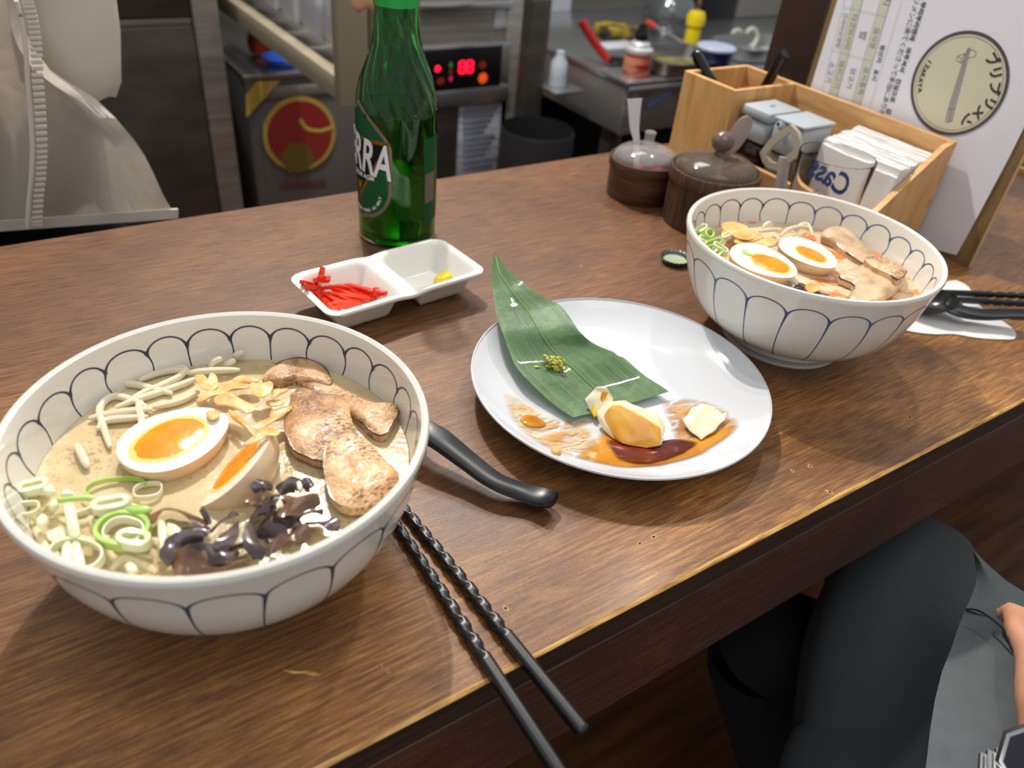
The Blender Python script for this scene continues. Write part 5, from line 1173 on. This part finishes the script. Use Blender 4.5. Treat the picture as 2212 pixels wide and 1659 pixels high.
o = face([(992, 224), (1082, 378)], YM - .007, .001, M['notice'], 'paper_notice')
for k in range(11): face([(1000, 236 + k * 12), (1074 - (k * 37) % 30, 239 + k * 12)], YM - .0085, .0005, mat('faded_print', '7f8494', .8) if k == 0 else bpy.data.materials['faded_print'], 'print_line')
# hanging rack with white rolls: runs away from the viewer
xr = .60; yn = K(745, 205, 1.3)
A_ = atx(755, 214, .52); 
rth = thing('hanging_rack', 'beige metal rack holding white rolls, hanging left of the bottle', 'rack', (.50, 1.5, .02))
yN = A_.y; zN = A_.z
d0 = atx(430, -20, .52)
bm = BM(); box(bm, (.495, yN, zN), (.520, 2.35, zN + .040), .004); adopt(obj('lower_rail', bm, M['beige']), rth)
bm = BM(); box(bm, (.493, yN - .03, zN - .003), (.545, yN, .75), .004); adopt(obj('end_post', bm, M['beige']), rth)
bm = BM(); box(bm, (.547, yN - .028, zN + .02), (.580, yN + .01, .75), .004); adopt(obj('rear_post', bm, mat('tan_post', '8b7c60', .5)), rth)
bm = BM(); box(bm, (.53, yN, zN + .012), (.60, 2.35, zN + .018)); adopt(obj('rack_shelf', bm, M['steel']), rth)
for k in range(6):
    y = yN + .025 + k * .115; bm = BM()
    hull(bm, [Vector((.52 + a_, y + b_, zN + .052 + c_)) for a_ in (0, .075) for b_ in (0, .105) for c_ in (0, .13)], 3, .35, .002, 40, k)
    lab = ['first', 'second', 'third', 'fourth', 'fifth', 'sixth'][k]
    tag(obj('white_roll', bm, M['white_plastic']), f'white wrapped roll on the hanging rack, {lab} from the near post', 'roll', 'white wrapped rolls on the hanging rack')
# frame leg and under-shelf bits at the right station
Yc = 1.42
c0 = K(1355, 175, Yc); zt = c0.z; c1 = K(1355, 175, Yc)
wth = thing('prep_station', 'stainless prep station with pans and tools, behind the jars', 'station', (c0.x + .4, Yc + .4, FL))
zb = K(1332, 292, Yc).z
mS = mat('satin_steel', '8e8b88', .33, .55)
for nm, lo, hi, m in (('drawer_box', (c0.x, Yc, zb), (c0.x + 1.3, Yc + .72, zt - .012), mS), ('work_top', (c0.x - .006, Yc - .010, zt - .012), (c0.x + 1.3, Yc + .72, zt), M['steel_bright']), ('front_trim', (c0.x + .0, Yc - .014, zt - .030), (c0.x + 1.3, Yc - .004, zt - .013), M['steel_bright']),
                      ('corner_post', (c0.x - .004, Yc - .006, zb), (c0.x + .04, Yc + .0, zt - .03), M['steel']), ('leg', (c0.x + .02, Yc + .05, FL), (c0.x + .06, Yc + .09, zb), M['steel_dark']), ('under_shade', (c0.x + .15, Yc + .12, FL), (c0.x + 1.3, Yc + .7, zb), M['darkvoid'])):  # last box is near-black, standing in for the shade beneath the drawers
    bm = BM(); box(bm, lo, hi, .003); adopt(obj(nm, bm, m), wth)
bm = BM(); sweep(bm, [K(1400, 232, Yc - .012), K(1474, 176, Yc - .012)], lambda i, t: [(-.004, -.001), (.004, -.001), (.004, .001), (-.004, .001)], up=Vector((0, 1, 0))); tag(obj('blue_stick', bm, mat('blue_stick', '4a66a8', .5)), 'thin blue stick slanting across the front of the prep station', 'stick')
# tall frame between oven and station
p0, p1 = K(1150, 20, 1.60), K(1192, 20, 1.60)
bm = BM(); box(bm, (p0.x, 1.60, FL), (p1.x, 1.64, p0.z + .02), .003); hth = thing('kitchen_stand', 'dark steel upright frame right of the oven', 'frame', (p0.x, 1.6, FL)); adopt(obj('upright', bm, M['steel_dark']), hth)
u0, u1 = K(1160, 52, 1.60), K(1640, 10, 1.60)
bm = BM(); q0 = K(1160, 52, 2.12); box(bm, (q0.x, 2.12, K(1200, 60, 2.12).z), (q0.x + 1.3, 2.5, K(1200, 24, 2.12).z), .004); shth = thing('wall_shelf', 'long steel shelf high behind the prep station', 'shelf', (q0.x, 2.12, 0)); adopt(obj('shelf_board', bm, mat('shelf_steel', '8a8880', .35, .6)), shth)
bm = BM(); box(bm, (OVX + .006, 1.86, FL), (OVX + .026, 2.45, K(1200, 60, 2.12).z - .005), .002); adopt(obj('gap_shade', bm, M['darkvoid']), hth)  # dark sheet standing in for the shaded gap beside the oven
c_ = K(1202, 6, 2.12); bm = BM(); box(bm, (c_.x - .05, 2.117, c_.z - .035), (c_.x + .055, 2.12, c_.z + .03)); adopt(obj('shelf_label', bm, M['white_plastic']), shth)
bth_ = K(1208, 310, 1.40); bm = BM(); lathe(bm, [(0, FL), (.08, FL), (.09, bth_.z), (.086, bth_.z + .008), (.08, FL + .02), (0, FL + .02)], 40, c=(bth_.x, 1.49, 0)); tag(obj('waste_bin', bm, M['darkvoid']), 'black round bin on the floor under the steel frame', 'bin')
c_ = K(1222, 160, 1.56); bm = BM(); lathe(bm, [(0, -.035), (.020, -.035), (.022, -.03), (.020, .02), (.010, .036), (.010, .046), (0, .048)], 32, c=(c_.x, c_.y + .03, c_.z)); tag(obj('squeeze_bottle', bm, mat('pale_bottle', 'b9c2cc', .35)), 'pale squeeze bottle on a small ledge beside the prep station', 'bottle')
bm = BM(); box(bm, (c_.x - .04, c_.y - .02, c_.z - .045), (c_.x + .05, c_.y + .08, c_.z - .036), .002); tag(obj('small_ledge', bm, M['steel_bright']), 'small steel ledge under the pale squeeze bottle', 'ledge')
# things on the station
T0 = zt
def on_top(x, y): return at(x, y, T0)
c_ = on_top(1372, 160); gth2 = thing('torch_canister', 'red and white gas torch canister on the prep station corner', 'canister', c_)
bm = BM(); lathe(bm, [(0, 0), (.032, 0), (.033, .003), (.033, .050), (.0325, .051)], 40); obj('red_can', bm, mat('can_red', '9c2a2e', .35, stops=[(.42, '9c2328'), (.5, 'c98a6a'), (.58, 'a8302f')], scale=14, stretch=(.4, .4, 2)), gth2)
bm = BM(); lathe(bm, [(.0335, .050), (.0345, .053), (.033, .060), (.022, .067), (.024, .070), (.022, .073), (.015, .076), (.015, .078), (0, .078)], 40); obj('can_shoulder', bm, mat('can_white', 'cfcfd2', .3, .3), gth2)
bm = BM(); lathe(bm, [(.014, .0782), (.016, .082), (.016, .092), (.009, .105), (.009, .113), (0, .113)], 24); obj('nozzle', bm, M['charcoal_panel'], gth2)
a, b = on_top(1312, 140), on_top(1256, 60); d = K(1256, 45, a.y + .05); th = thing('red_tool', 'red-handled tool leaning on the prep station edge', 'tool', a)
bm = BM(); pts = smooth_pts([a + Vector((0, 0, .012)), a.lerp(d, .3) + Vector((0, 0, .004)), a.lerp(d, .65), d], 6); sweep(bm, pts, lambda i, t: circ(.013 - .003 * math.sin(t * 3), .011, 14)); adopt(obj('handle', bm, mat('tool_red', 'a3201f', .3, coat=.3)), th)
bm = BM(); sweep(bm, [a + Vector((.002, -.002, .013)), a + Vector((.05, -.02, .010))], lambda i, t: circ(.014, .009, 12)); adopt(obj('tool_head', bm, M['charcoal_panel']), th)
def pan(c4, z, lab, fill, depth=.03):
    P = [at(x, y, z) for x, y in c4]; c = sum(P, Vector()) / 4; th = thing('steel_pan', lab, 'pan', (c.x, c.y, z - depth), 0, None)
    # axis aligned with the station
    hx, hy = (max(q.x for q in P) - min(q.x for q in P)) / 2 * .92, (max(q.y for q in P) - min(q.y for q in P)) / 2 * .92
    bm = BM(); lv = [(1., 0), (1., .003), (.90, .003), (.86, -depth), (.0, -depth)]; rings = []
    for k, dz in lv:
        if k == 0: continue
        ring_ = [];
        for s in range(40):
            t = 2 * PI * s / 40; q = 6
            ct, st = math.cos(t), math.sin(t); r = (abs(ct) ** q + abs(st) ** q) ** (-1 / q); ring_.append(bm.verts.new((c.x + (hx - (1 - k) * min(hx, hy)) * ct * r, c.y + (hy - (1 - k) * min(hx, hy)) * st * r, z + dz)))
        rings.append(ring_)
    for A1, B1_ in zip(rings, rings[1:]):
        for s in range(40): bm.faces.new((A1[s], A1[(s + 1) % 40], B1_[(s + 1) % 40], B1_[s]))
    bm.faces.new(rings[-1]); adopt(obj('pan_body', bm, M['steel_bright']), th)
    if fill:
        bm = BM(); pebble(bm, ell_outline((c.x, c.y), hx * .75, hy * .75, 0, 24, .2, 3), z - depth + .004, .010, 4, 2, .004, 40); adopt(obj('food_scraps', bm, fill), th)
m_food = mat('yellow_food', rough=.5, stops=[(.4, '6d6a4a'), (.6, 'a08f2c')], scale=30)
pan([(1405, 95), (1485, 93), (1555, 138), (1432, 148)], T0 + .034, 'open steel pan with yellow scraps behind the torch canister', m_food)
pan([(1595, 72), (1660, 70), (1685, 112), (1610, 116)], T0 + .034, 'steel pan under the white coiled hose', None)
c_ = on_top(1535, 158); th = thing('blue_tub', 'dark blue tub with white lid on the prep station', 'tub', c_)
bm = BM(); lathe(bm, [(0, 0), (.038, 0), (.045, .058), (0, .058)], 40); obj('tub_body', bm, mat('navy_plastic', '1f2350', .35), th)
bm = BM(); lathe(bm, [(0, .0582), (.048, .0582), (.049, .063), (.046, .066), (0, .067)], 40); obj('tub_lid', bm, mat('lid_white', 'b9c3dc', .4), th)
c_ = on_top(1500, 112); bm = BM(); lathe(bm, [(0, 0), (.020, 0), (.021, .004), (.020, .055), (.013, .060), (.024, .064), (.026, .085), (.020, .098), (0, .102)], 32, c=c_ + Vector((0, .02, 0))); tag(obj('yellow_bottle', bm, mat('mustard_yellow', 'e6cf12', .35)), 'yellow-capped bottle behind the blue tub', 'bottle')
# white coils
hw = mat('white_hose', 'c9cbb8', .4)
coil = [(1640, 100), (1625, 92), (1600, 96), (1592, 110), (1578, 112), (1576, 90), (1586, 68), (1600, 68), (1602, 85), (1590, 108), (1600, 115), (1612, 92), (1614, 70), (1626, 62), (1636, 75), (1630, 95), (1612, 112)]
pts = smooth_pts([aty(x, y, 1.66 - .004 * i) for i, (x, y) in enumerate(coil)], 5); bm = BM(); tube(bm, pts, .0062, 10); tag(obj('white_hose', bm, hw), 'white coiled hose standing in the steel pan', 'hose')
# glass kettle, black appliance, grey housing
c_ = K(1435, 90, 1.80); c_.z = T0; th = thing('glass_kettle', 'round glass kettle with dark lid at the back of the prep station', 'kettle', c_)
bm = BM(); lathe(bm, [(0, 0), (.055, 0), (.075, .03), (.078, .06), (.062, .095), (.05, .105)], 48); obj('kettle_body', bm, mat('kettle_glass', '6d7274', .08, .5, coat=.6), th)
bm = BM(); lathe(bm, [(0, .105), (.054, .105), (.056, .115), (.04, .14), (.012, .15), (.012, .17), (0, .17)], 40); obj('kettle_lid', bm, M['charcoal_panel'], th)
bm = BM(); tube(bm, smooth_pts([(.055, 0, .10), (.085, -.01, .11), (.10, -.012, .07), (.082, -.01, .04)], 6), .007, 10); obj('kettle_handle', bm, mat('copper_handle', '8f6a58', .4), th)
a = K(1500, 60, 1.92); bm = BM(); box(bm, (a.x, 1.92, T0), (a.x + .17, 2.10, a.z + .25), .006); tag(obj('black_appliance', bm, M['charcoal_panel']), 'black boxy appliance behind the glass kettle', 'appliance')
a = K(1552, 60, 1.92); bm = BM(); box(bm, (a.x + .075, 1.92, T0), (a.x + .6, 2.11, a.z + .4), .006); tag(obj('grey_housing', bm, mat('grey_housing', '82807a', .5)), 'grey metal housing behind the coiled hose', 'appliance')
# spatula lying across
a, b = aty(1400, 48, 1.75), aty(1500, 105, 1.58); th = thing('long_spatula', 'long thin spatula with red end leaning over the pans', 'spatula', b)
bm = BM(); tube(bm, [a, b], .004, 8); adopt(obj('shaft', bm, M['steel']), th); bm = BM(); tube(bm, [a - (b - a) * .02, a + (b - a) * .18], .0075, 10); adopt(obj('red_grip', bm, mat('spatula_red', 'c8463c', .4)), th)
c_ = on_top(1330, 80); bm = BM(); hull(bm, [c_ + Vector((x, y, z)) for x in (-.06, .06) for y in (-.04, .05) for z in (0, .035)], 3, .3, .008, 40, 3); tag(obj('tool_heap', bm, mat('tool_heap', rough=.5, stops=[(.35, '2c2622'), (.5, '5e4c34'), (.62, 'a08a22')], scale=30)), 'heap of dark and yellow utensils behind the red tool', 'utensils', kind='stuff')
c_ = on_top(1330, 100); bm = BM(); box(bm, (c_.x - .05, c_.y - .03, T0), (c_.x + .06, c_.y + .03, T0 + .006), .002); tag(obj('white_lid', bm, M['white_plastic']), 'flat white lid beside the torch canister', 'lid')  # a loose white lid lying flat on the worktop
# ------------------------------------------------------------------ cook in a white coat
m_coat = mat('coat_cloth', rough=.8, stops=[(.3, 'cfc7bd'), (.7, 'ded7cd')], scale=6); m_trouser = mat('black_and_shaded_trousers', '0b0b10', .9); m_skin = mat('skin', rough=.5, stops=[(.35, 'c48a6c'), (.65, 'd8a184')], scale=30, sss=.2)
cth = thing('person', 'person in a white double-seamed coat standing behind the counter at the left', 'person', (-.02, 1.06, FL))
def skinmesh(name, V, E, R, m, parent, sub=2):
    me = bpy.data.meshes.new(name); me.from_pydata([tuple(v) for v in V], E, []); o = bpy.data.objects.new(name, me); COL.objects.link(o)
    s = o.modifiers.new('s', 'SKIN'); s.use_smooth_shade = True
    for k, r in enumerate(R): me.skin_vertices[0].data[k].radius = (r, r) if not isinstance(r, tuple) else r
    me.skin_vertices[0].data[0].use_root = True
    u = o.modifiers.new('u', 'SUBSURF'); u.levels = sub; u.render_levels = sub
    rm = o.modifiers.new('r', 'REMESH'); rm.mode = 'VOXEL'; rm.voxel_size = .0055
    sm_ = o.modifiers.new('m', 'SMOOTH'); sm_.factor = .5; sm_.iterations = 3
    bpy.context.view_layer.update(); dg = bpy.context.evaluated_depsgraph_get(); m2 = bpy.data.meshes.new_from_object(o.evaluated_get(dg)); bpy.data.objects.remove(o)
    b_ = BM(); b_.from_mesh(m2); b_.verts.ensure_lookup_table(); seen = set(); parts_ = []
    for v in b_.verts:
        if v.index in seen: continue
        st_, isl = [v], []; seen.add(v.index)
        while st_:
            q = st_.pop(); isl.append(q)
            for e in q.link_edges:
                w = e.other_vert(q)
                if w.index not in seen: seen.add(w.index); st_.append(w)
        parts_.append(isl)
    parts_.sort(key=len); bmesh.ops.delete(b_, geom=[v for isl in parts_[:-1] for v in isl], context='VERTS'); b_.to_mesh(m2); b_.free()
    m2.materials.clear(); m2.materials.append(m); o = bpy.data.objects.new(name, m2); COL.objects.link(o)
    m2.polygons.foreach_set('use_smooth', [True] * len(m2.polygons)); return adopt(o, parent)
hand = aty(850, -22, .80)
# body: pelvis, torso, neck, head, legs, arms, the right hand with five fingers round the neck of the bottle
base = Vector((-.06, 1.08, 0))
HB = aty(850, -45, .80) + Vector((-.034, 0, .010)); wr = HB + Vector((-.03, .09, .03))
V = [base + Vector((0, 0, .12)), base + Vector((0, 0, .32)), base + Vector((0, 0, .52)), base + Vector((0, 0, .60)), base + Vector((0, -.01, .72)), base + Vector((0, -.01, .80)),
     base + Vector((.17, 0, .50)), base + Vector((.26, -.05, .34)), wr, base + Vector((-.17, 0, .50)), base + Vector((-.24, -.05, .25)), base + Vector((-.20, -.16, .12)),
     base + Vector((.09, 0, .02)), base + Vector((.10, 0, -.36)), base + Vector((.10, .02, -.74)), base + Vector((-.09, 0, .02)), base + Vector((-.10, 0, -.36)), base + Vector((-.10, .02, -.74)), HB]
E = [(0, 1), (1, 2), (2, 3), (3, 4), (4, 5), (2, 6), (6, 7), (7, 8), (2, 9), (9, 10), (10, 11), (0, 12), (12, 13), (13, 14), (0, 15), (15, 16), (16, 17), (8, 18)]
R = [(.14, .09), (.13, .09), (.14, .08), .05, .085, .06, .055, .042, .026, .055, .042, .028, .08, .06, .045, .08, .06, .045, (.034, .018)]
for k, (dx_, l) in enumerate(((-.026, .050), (-.010, .058), (.008, .056), (.024, .046))):
    i = len(V); p_ = HB + Vector((dx_, -.028, .004)); V += [p_, p_ + Vector((dx_ * .1, -l * .45, -.012)), p_ + Vector((dx_ * .15, -l * .62, -.034))]; E += [(18, i), (i, i + 1), (i + 1, i + 2)]; R += [.010, .0088, .0075]
i = len(V); V += [HB + Vector((-.036, .004, -.010)), HB + Vector((-.046, -.020, -.022))]; E += [(18, i), (i, i + 1)]; R += [.011, .0085]
skinmesh('body', V, E, R, m_skin, cth)
def loft(name, rows, m, parent, closed=True, thick=0.):
    bm = BM(); L = [[bm.verts.new(q) for q in r] for r in rows]; n = len(L[0])
    for A1, B1_ in zip(L, L[1:]):
        for k in range(n if closed else n - 1): bm.faces.new((A1[k], A1[(k + 1) % n], B1_[(k + 1) % n], B1_[k]))
    if thick: bmesh.ops.solidify(bm, geom=bm.faces[:], thickness=thick)
    return adopt(obj(name, bm, m), parent)
rows = []
for i in range(17):
    z = -.03 + .62 * i / 16; k = i / 16; rx = .165 + .02 * math.sin(k * 3) - .05 * max(0, k - .8) * 4; ry = .115 - .03 * max(0, k - .8) * 4
    rows.append([Vector((base.x + (rx + .006 * math.sin(6 * 2 * PI * j / 60 + 2 * k)) * math.cos(2 * PI * j / 60), base.y + (ry + .006 * math.sin(7 * 2 * PI * j / 60)) * math.sin(2 * PI * j / 60), z)) for j in range(60)])
loft('coat_back', rows, m_coat, cth)
rows = []
for i in range(9):
    k = i / 8; rows.append([Vector((base.x + (.155 + .01 * math.sin(8 * t)) * math.cos(t), base.y + .10 * math.sin(t), -.10 + .10 * k)) for t in [2 * PI * j / 40 for j in range(40)]])
for s in (-1, 1):
    rows = []
    for i in range(12):
        k = i / 11; c_ = Vector((base.x + s * (.085 + .015 * k), base.y, .0 - .70 * k)); rr = .088 - .02 * k
        rows.append([c_ + Vector((rr * math.cos(2 * PI * j / 24), rr * math.sin(2 * PI * j / 24), 0)) for j in range(24)])
    loft('trouser_leg', rows, m_trouser, cth)
# front flap of the coat, flaring towards the counter
edge = [(-140, 28), (-40, 36), (0, 42), (60, 52), (105, 72), (150, 108), (180, 152), (212, 205), (255, 250), (300, 288), (335, 312), (375, 332), (420, 352), (455, 372), (468, 382)]
rows = []
for i, (py, ex) in enumerate(edge):
    L = []
    for j in range(40):
        s = j / 39; px = -230 + (ex + 230) * s; yy = .905 + .05 * (1 - s) + .010 * math.sin(px * .030 + py * .004) * min(1, i / 6) + .006 * nz((px, py), .02, 4) + (.03 if i < 6 else .03 * max(0, (9 - i) / 3)) * (s > .9) * (s - .9) * 10
        py2 = py + (1 - s) * 44 * (i / (len(edge) - 1)) * (1 if py > 300 else .5); L.append(aty(px, py2, yy))
    rows.append(L)
loft('coat_front_flap', rows, m_coat, cth, False, .0025)
rows_flap = rows
seam_pts = [aty(x, y, .887) for x, y in ((35, 2), (48, 50), (56, 110), (60, 180), (66, 250), (70, 320), (68, 380), (62, 440), (60, 492))]
bm = BM(); tube(bm, smooth_pts(seam_pts, 8), .0022, 8); adopt(obj('seam_cord', bm, m_coat), cth)
sp = smooth_pts([q + Vector((.010, 0, 0)) for q in seam_pts], 5); 
for q in sp[::1]:
    bm = BM(); box(bm, q + Vector((-.0060, .0015, -.0018)), q + Vector((.0040, .0045, .0020)), .0008); adopt(obj('pucker_stitch', bm, m_coat), cth)
hem = [aty(-100 + 478 * k / 20, 468 + 44 * (1 - (130 + 478 * k / 20) / 612), .900 + .05 * (1 - (130 + 478 * k / 20) / 612)) for k in range(21)]
hem = [q + Vector((0, -.0030, .0)) for q in rows_flap[-1]]
bm = BM(); sweep(bm, hem, lambda i, t: [(-.0016, -.0005), (.0016, -.0005), (.0016, .011), (-.0016, .011)]); adopt(obj('hem_band', bm, m_coat), cth)
# sleeve hanging beside the coat
rows = []
for k, (px, py, rr) in enumerate(((165, -60, .040), (172, 0, .040), (178, 60, .041), (186, 120, .040), (192, 170, .040), (194, 205, .034))):
    c_ = aty(px - 14, py, .99); rows.append([c_ + Vector((rr * math.cos(2 * PI * j / 24) * (1 + .05 * math.sin(3 * j + k)), rr * math.sin(2 * PI * j / 24), .004 * math.sin(j))) for j in range(24)])
loft('sleeve', rows, m_coat, cth)
# ------------------------------------------------------------------ seated neighbour at the right
m_pant = mat('charcoal_trousers', rough=.85, stops=[(.3, '3d4246'), (.7, '4d5256')], scale=300, stretch=(1, 8, 8), bump=.0003); m_jack = mat('grey_jacket', rough=.8, stops=[(.3, '7f878b'), (.7, '8b9397')], scale=40)
nth = thing('person', 'seated person in charcoal trousers and grey jacket at the bottom right', 'person', (.62, -.1, FL))
kneeR, ankR = at(1965, 1235, -.235), at(1745, 1560, -.70); kneeL, ankL = at(1645, 1400, -.36), at(1745, 1800, -.72)
hipR2 = Vector((.56, -.14, -.32)); pel = Vector((.60, -.22, -.33))
el = Vector((.78, -.20, -.04)); wrist = at(2308, 1670, -.055); palm = at(2296, 1500, -.060)
V = [pel, Vector((.64, -.25, -.10)), Vector((.66, -.25, .12)), Vector((.66, -.24, .20)), Vector((.66, -.23, .33)), Vector((.66, -.23, .40)), Vector((.50, -.24, .10)), Vector((.48, -.18, -.10)), wrist, Vector((.84, -.25, .10)), Vector((.86, -.15, -.12)), Vector((.80, .0, -.10)), Vector((.54, -.16, -.36)), at(1945, 1640, -.29), at(1935, 1420, -.26), kneeR, kneeR.lerp(ankR, .5) + Vector((.02, .0, .0)), ankR, Vector((.56, -.14, -.46)), Vector((.58, .0, -.45)), kneeL + Vector((.01, 0, -.02)), ankL, palm]
E = [(0, 1), (1, 2), (2, 3), (3, 4), (4, 5), (2, 6), (6, 7), (7, 8), (2, 9), (9, 10), (10, 11), (0, 12), (12, 13), (13, 14), (14, 15), (15, 16), (16, 17), (0, 18), (18, 19), (19, 20), (20, 21), (8, 22)]
R = [(.10, .07), (.10, .07), (.12, .07), .05, .085, .06, .05, .04, (.026, .020), .05, .04, .028, .06, .055, .05, .042, .035, .03, .04, .035, .025, .025, (.030, .018)]
dirh = (palm - wrist).normalized(); sd = dirh.cross(Vector((0, 0, 1))).normalized()
for k, (s_, l) in enumerate(((-.026, .062), (-.009, .070), (.009, .066), (.025, .052))):
    i = len(V); p_ = palm + dirh * .040 + sd * s_; V += [p_, p_ + dirh * l * .5 + Vector((0, 0, -.006)), p_ + dirh * l * .7 + Vector((0, 0, -.028))]; E += [(22, i), (i, i + 1), (i + 1, i + 2)]; R += [.0095, .0088, .0075]
i = len(V); V += [palm + sd * .034 - dirh * .012, palm + sd * .046 + dirh * .024 + Vector((0, 0, -.008)), palm + sd * .048 + dirh * .046 + Vector((0, 0, -.014))]; E += [(22, i), (i, i + 1), (i + 1, i + 2)]; R += [.0115, .010, .0085]
skinmesh('body', V, E, R, m_skin, nth)
def leg(name, P, R_, m):
    pts = smooth_pts(P, 10); n = len(pts); rad = smooth_pts([(r, 0, 0) for r in R_], 10); bm = BM()
    def sec(i, t):
        r = rad[min(i, len(rad) - 1)].x; return [(r * math.cos(2 * PI * j / 40) * (1 + .03 * math.sin(2 * j * .5 + t * 9)), r * .92 * math.sin(2 * PI * j / 40) * (1 + .02 * math.sin(j + t * 14))) for j in range(40)]
    sweep(bm, pts, sec); adopt(obj(name, bm, m), nth)
hA = Vector((.50, -.08, -.30))
leg('trouser_leg', [Vector((.52, -.16, -.36)), at(1960, 1900, -.32), at(1945, 1640, -.29), at(1935, 1420, -.26), kneeR, kneeR + Vector((.01, .01, -.07)), kneeR.lerp(ankR, .5) + Vector((.02, .0, .0)), ankR], [.104, .100, .093, .082, .068, .062, .055, .05], m_pant)
leg('trouser_leg', [Vector((.56, -.14, -.46)), Vector((.58, .0, -.45)), kneeL + Vector((.05, -.06, -.02)), kneeL, kneeL.lerp(ankL, .3), kneeL.lerp(ankL, .7), ankL], [.08, .075, .07, .062, .068, .07, .07], m_trouser)  # near-black cloth paints the deep shade under the counter onto this leg
# jacket: torso shell off frame plus the flap resting on the lap
rows = []
for i in range(14):
    k = i / 13; c_ = Vector((.62 + .04 * k, -.24, -.36 + .54 * k)); rx = .17 - .03 * max(0, k - .85) * 6; ry = .125
    rows.append([c_ + Vector((rx * math.cos(2 * PI * j / 40), ry * math.sin(2 * PI * j / 40), 0)) for j in range(40)])
loft('jacket_body', rows, m_jack, nth)
def flap(name, L_, Rr_, m, z0, z1, bulge=.012, thick=.003):
    rows = []
    for i, (a, b) in enumerate(zip(L_, Rr_)):
        k = i / (len(L_) - 1); z = z0 + (z1 - z0) * k; rows.append([at(a[0] + (b[0] - a[0]) * s, a[1] + (b[1] - a[1]) * s, z + bulge * math.sin(PI * s)) for s in [j / 14 for j in range(15)]])
    return loft(name, rows, m, nth, False, thick)
flap('jacket_collar', [(2103, 1193), (2106, 1215), (2110, 1240), (2108, 1262), (2098, 1290), (2086, 1316)], [(2107, 1193), (2140, 1225), (2175, 1255), (2215, 1280), (2330, 1350), (2400, 1420)], m_jack, -.095, -.105, .006)
flap('jacket_flap', [(2086, 1316), (2070, 1355), (2055, 1400), (2035, 1450), (2020, 1510), (2010, 1570), (2002, 1640), (1992, 1720), (1990, 1800)], [(2400, 1400), (2400, 1440), (2400, 1480), (2400, 1520), (2400, 1560), (2400, 1620), (2400, 1690), (2400, 1760), (2400, 1820)], m_jack, -.108, -.125, .012)
sm = smooth_pts([at(2086, 1316, -.098), at(2110, 1318, -.0935), at(2140, 1335, -.0895), at(2172, 1363, -.0865)], 6)
bm = BM(); tube(bm, sm, .0008, 6); adopt(obj('collar_seam', bm, mat('dark_thread', '1d2026', .8)), nth)
# watch
wth2 = thing('wristwatch', 'silver wristwatch with dark face at the lower right edge', 'watch', at(2215, 1620, -.02))
wc = at(2252, 1652, -.018); wn = (CP - wc).normalized(); u_ = wn.cross(Vector((0, 0, 1))).normalized(); v_ = wn.cross(u_).normalized()
def wlathe(name, prof, m, segs=24, sq=1.0):
    bm = BM(); lathe(bm, prof, segs)
    for v in bm.verts: v.co = wc + u_ * v.co.x + v_ * v.co.y + wn * v.co.z
    adopt(obj(name, bm, m), wth2)
wlathe('case', [(0, -.006), (.0205, -.006), (.0215, 0), (.0195, .003), (.0178, .0025), (0, .002)], M['steel_bright'], 8); wlathe('dial', [(0, .0022), (.0176, .0022), (.0174, .0032), (0, .0036)], mat('watch_glass', '1b1626', .08, coat=.6), 8)
bm = BM()
for k in range(14):
    t = -1.3 + 2.6 * k / 13; c_ = wc + sd * (.004 + .024 * math.sin(t)) + Vector((0, 0, -.018 + .026 * math.cos(t) - .012)); 
    hull(bm, [c_ + dirh * a_ + sd * b_ + Vector((0, 0, cc)) for a_ in (-.009, .009) for b_ in (-.0024, .0024) for cc in (-.0015, .0015)], 1, .15)
adopt(obj('metal_strap', bm, M['steel_bright']), wth2)
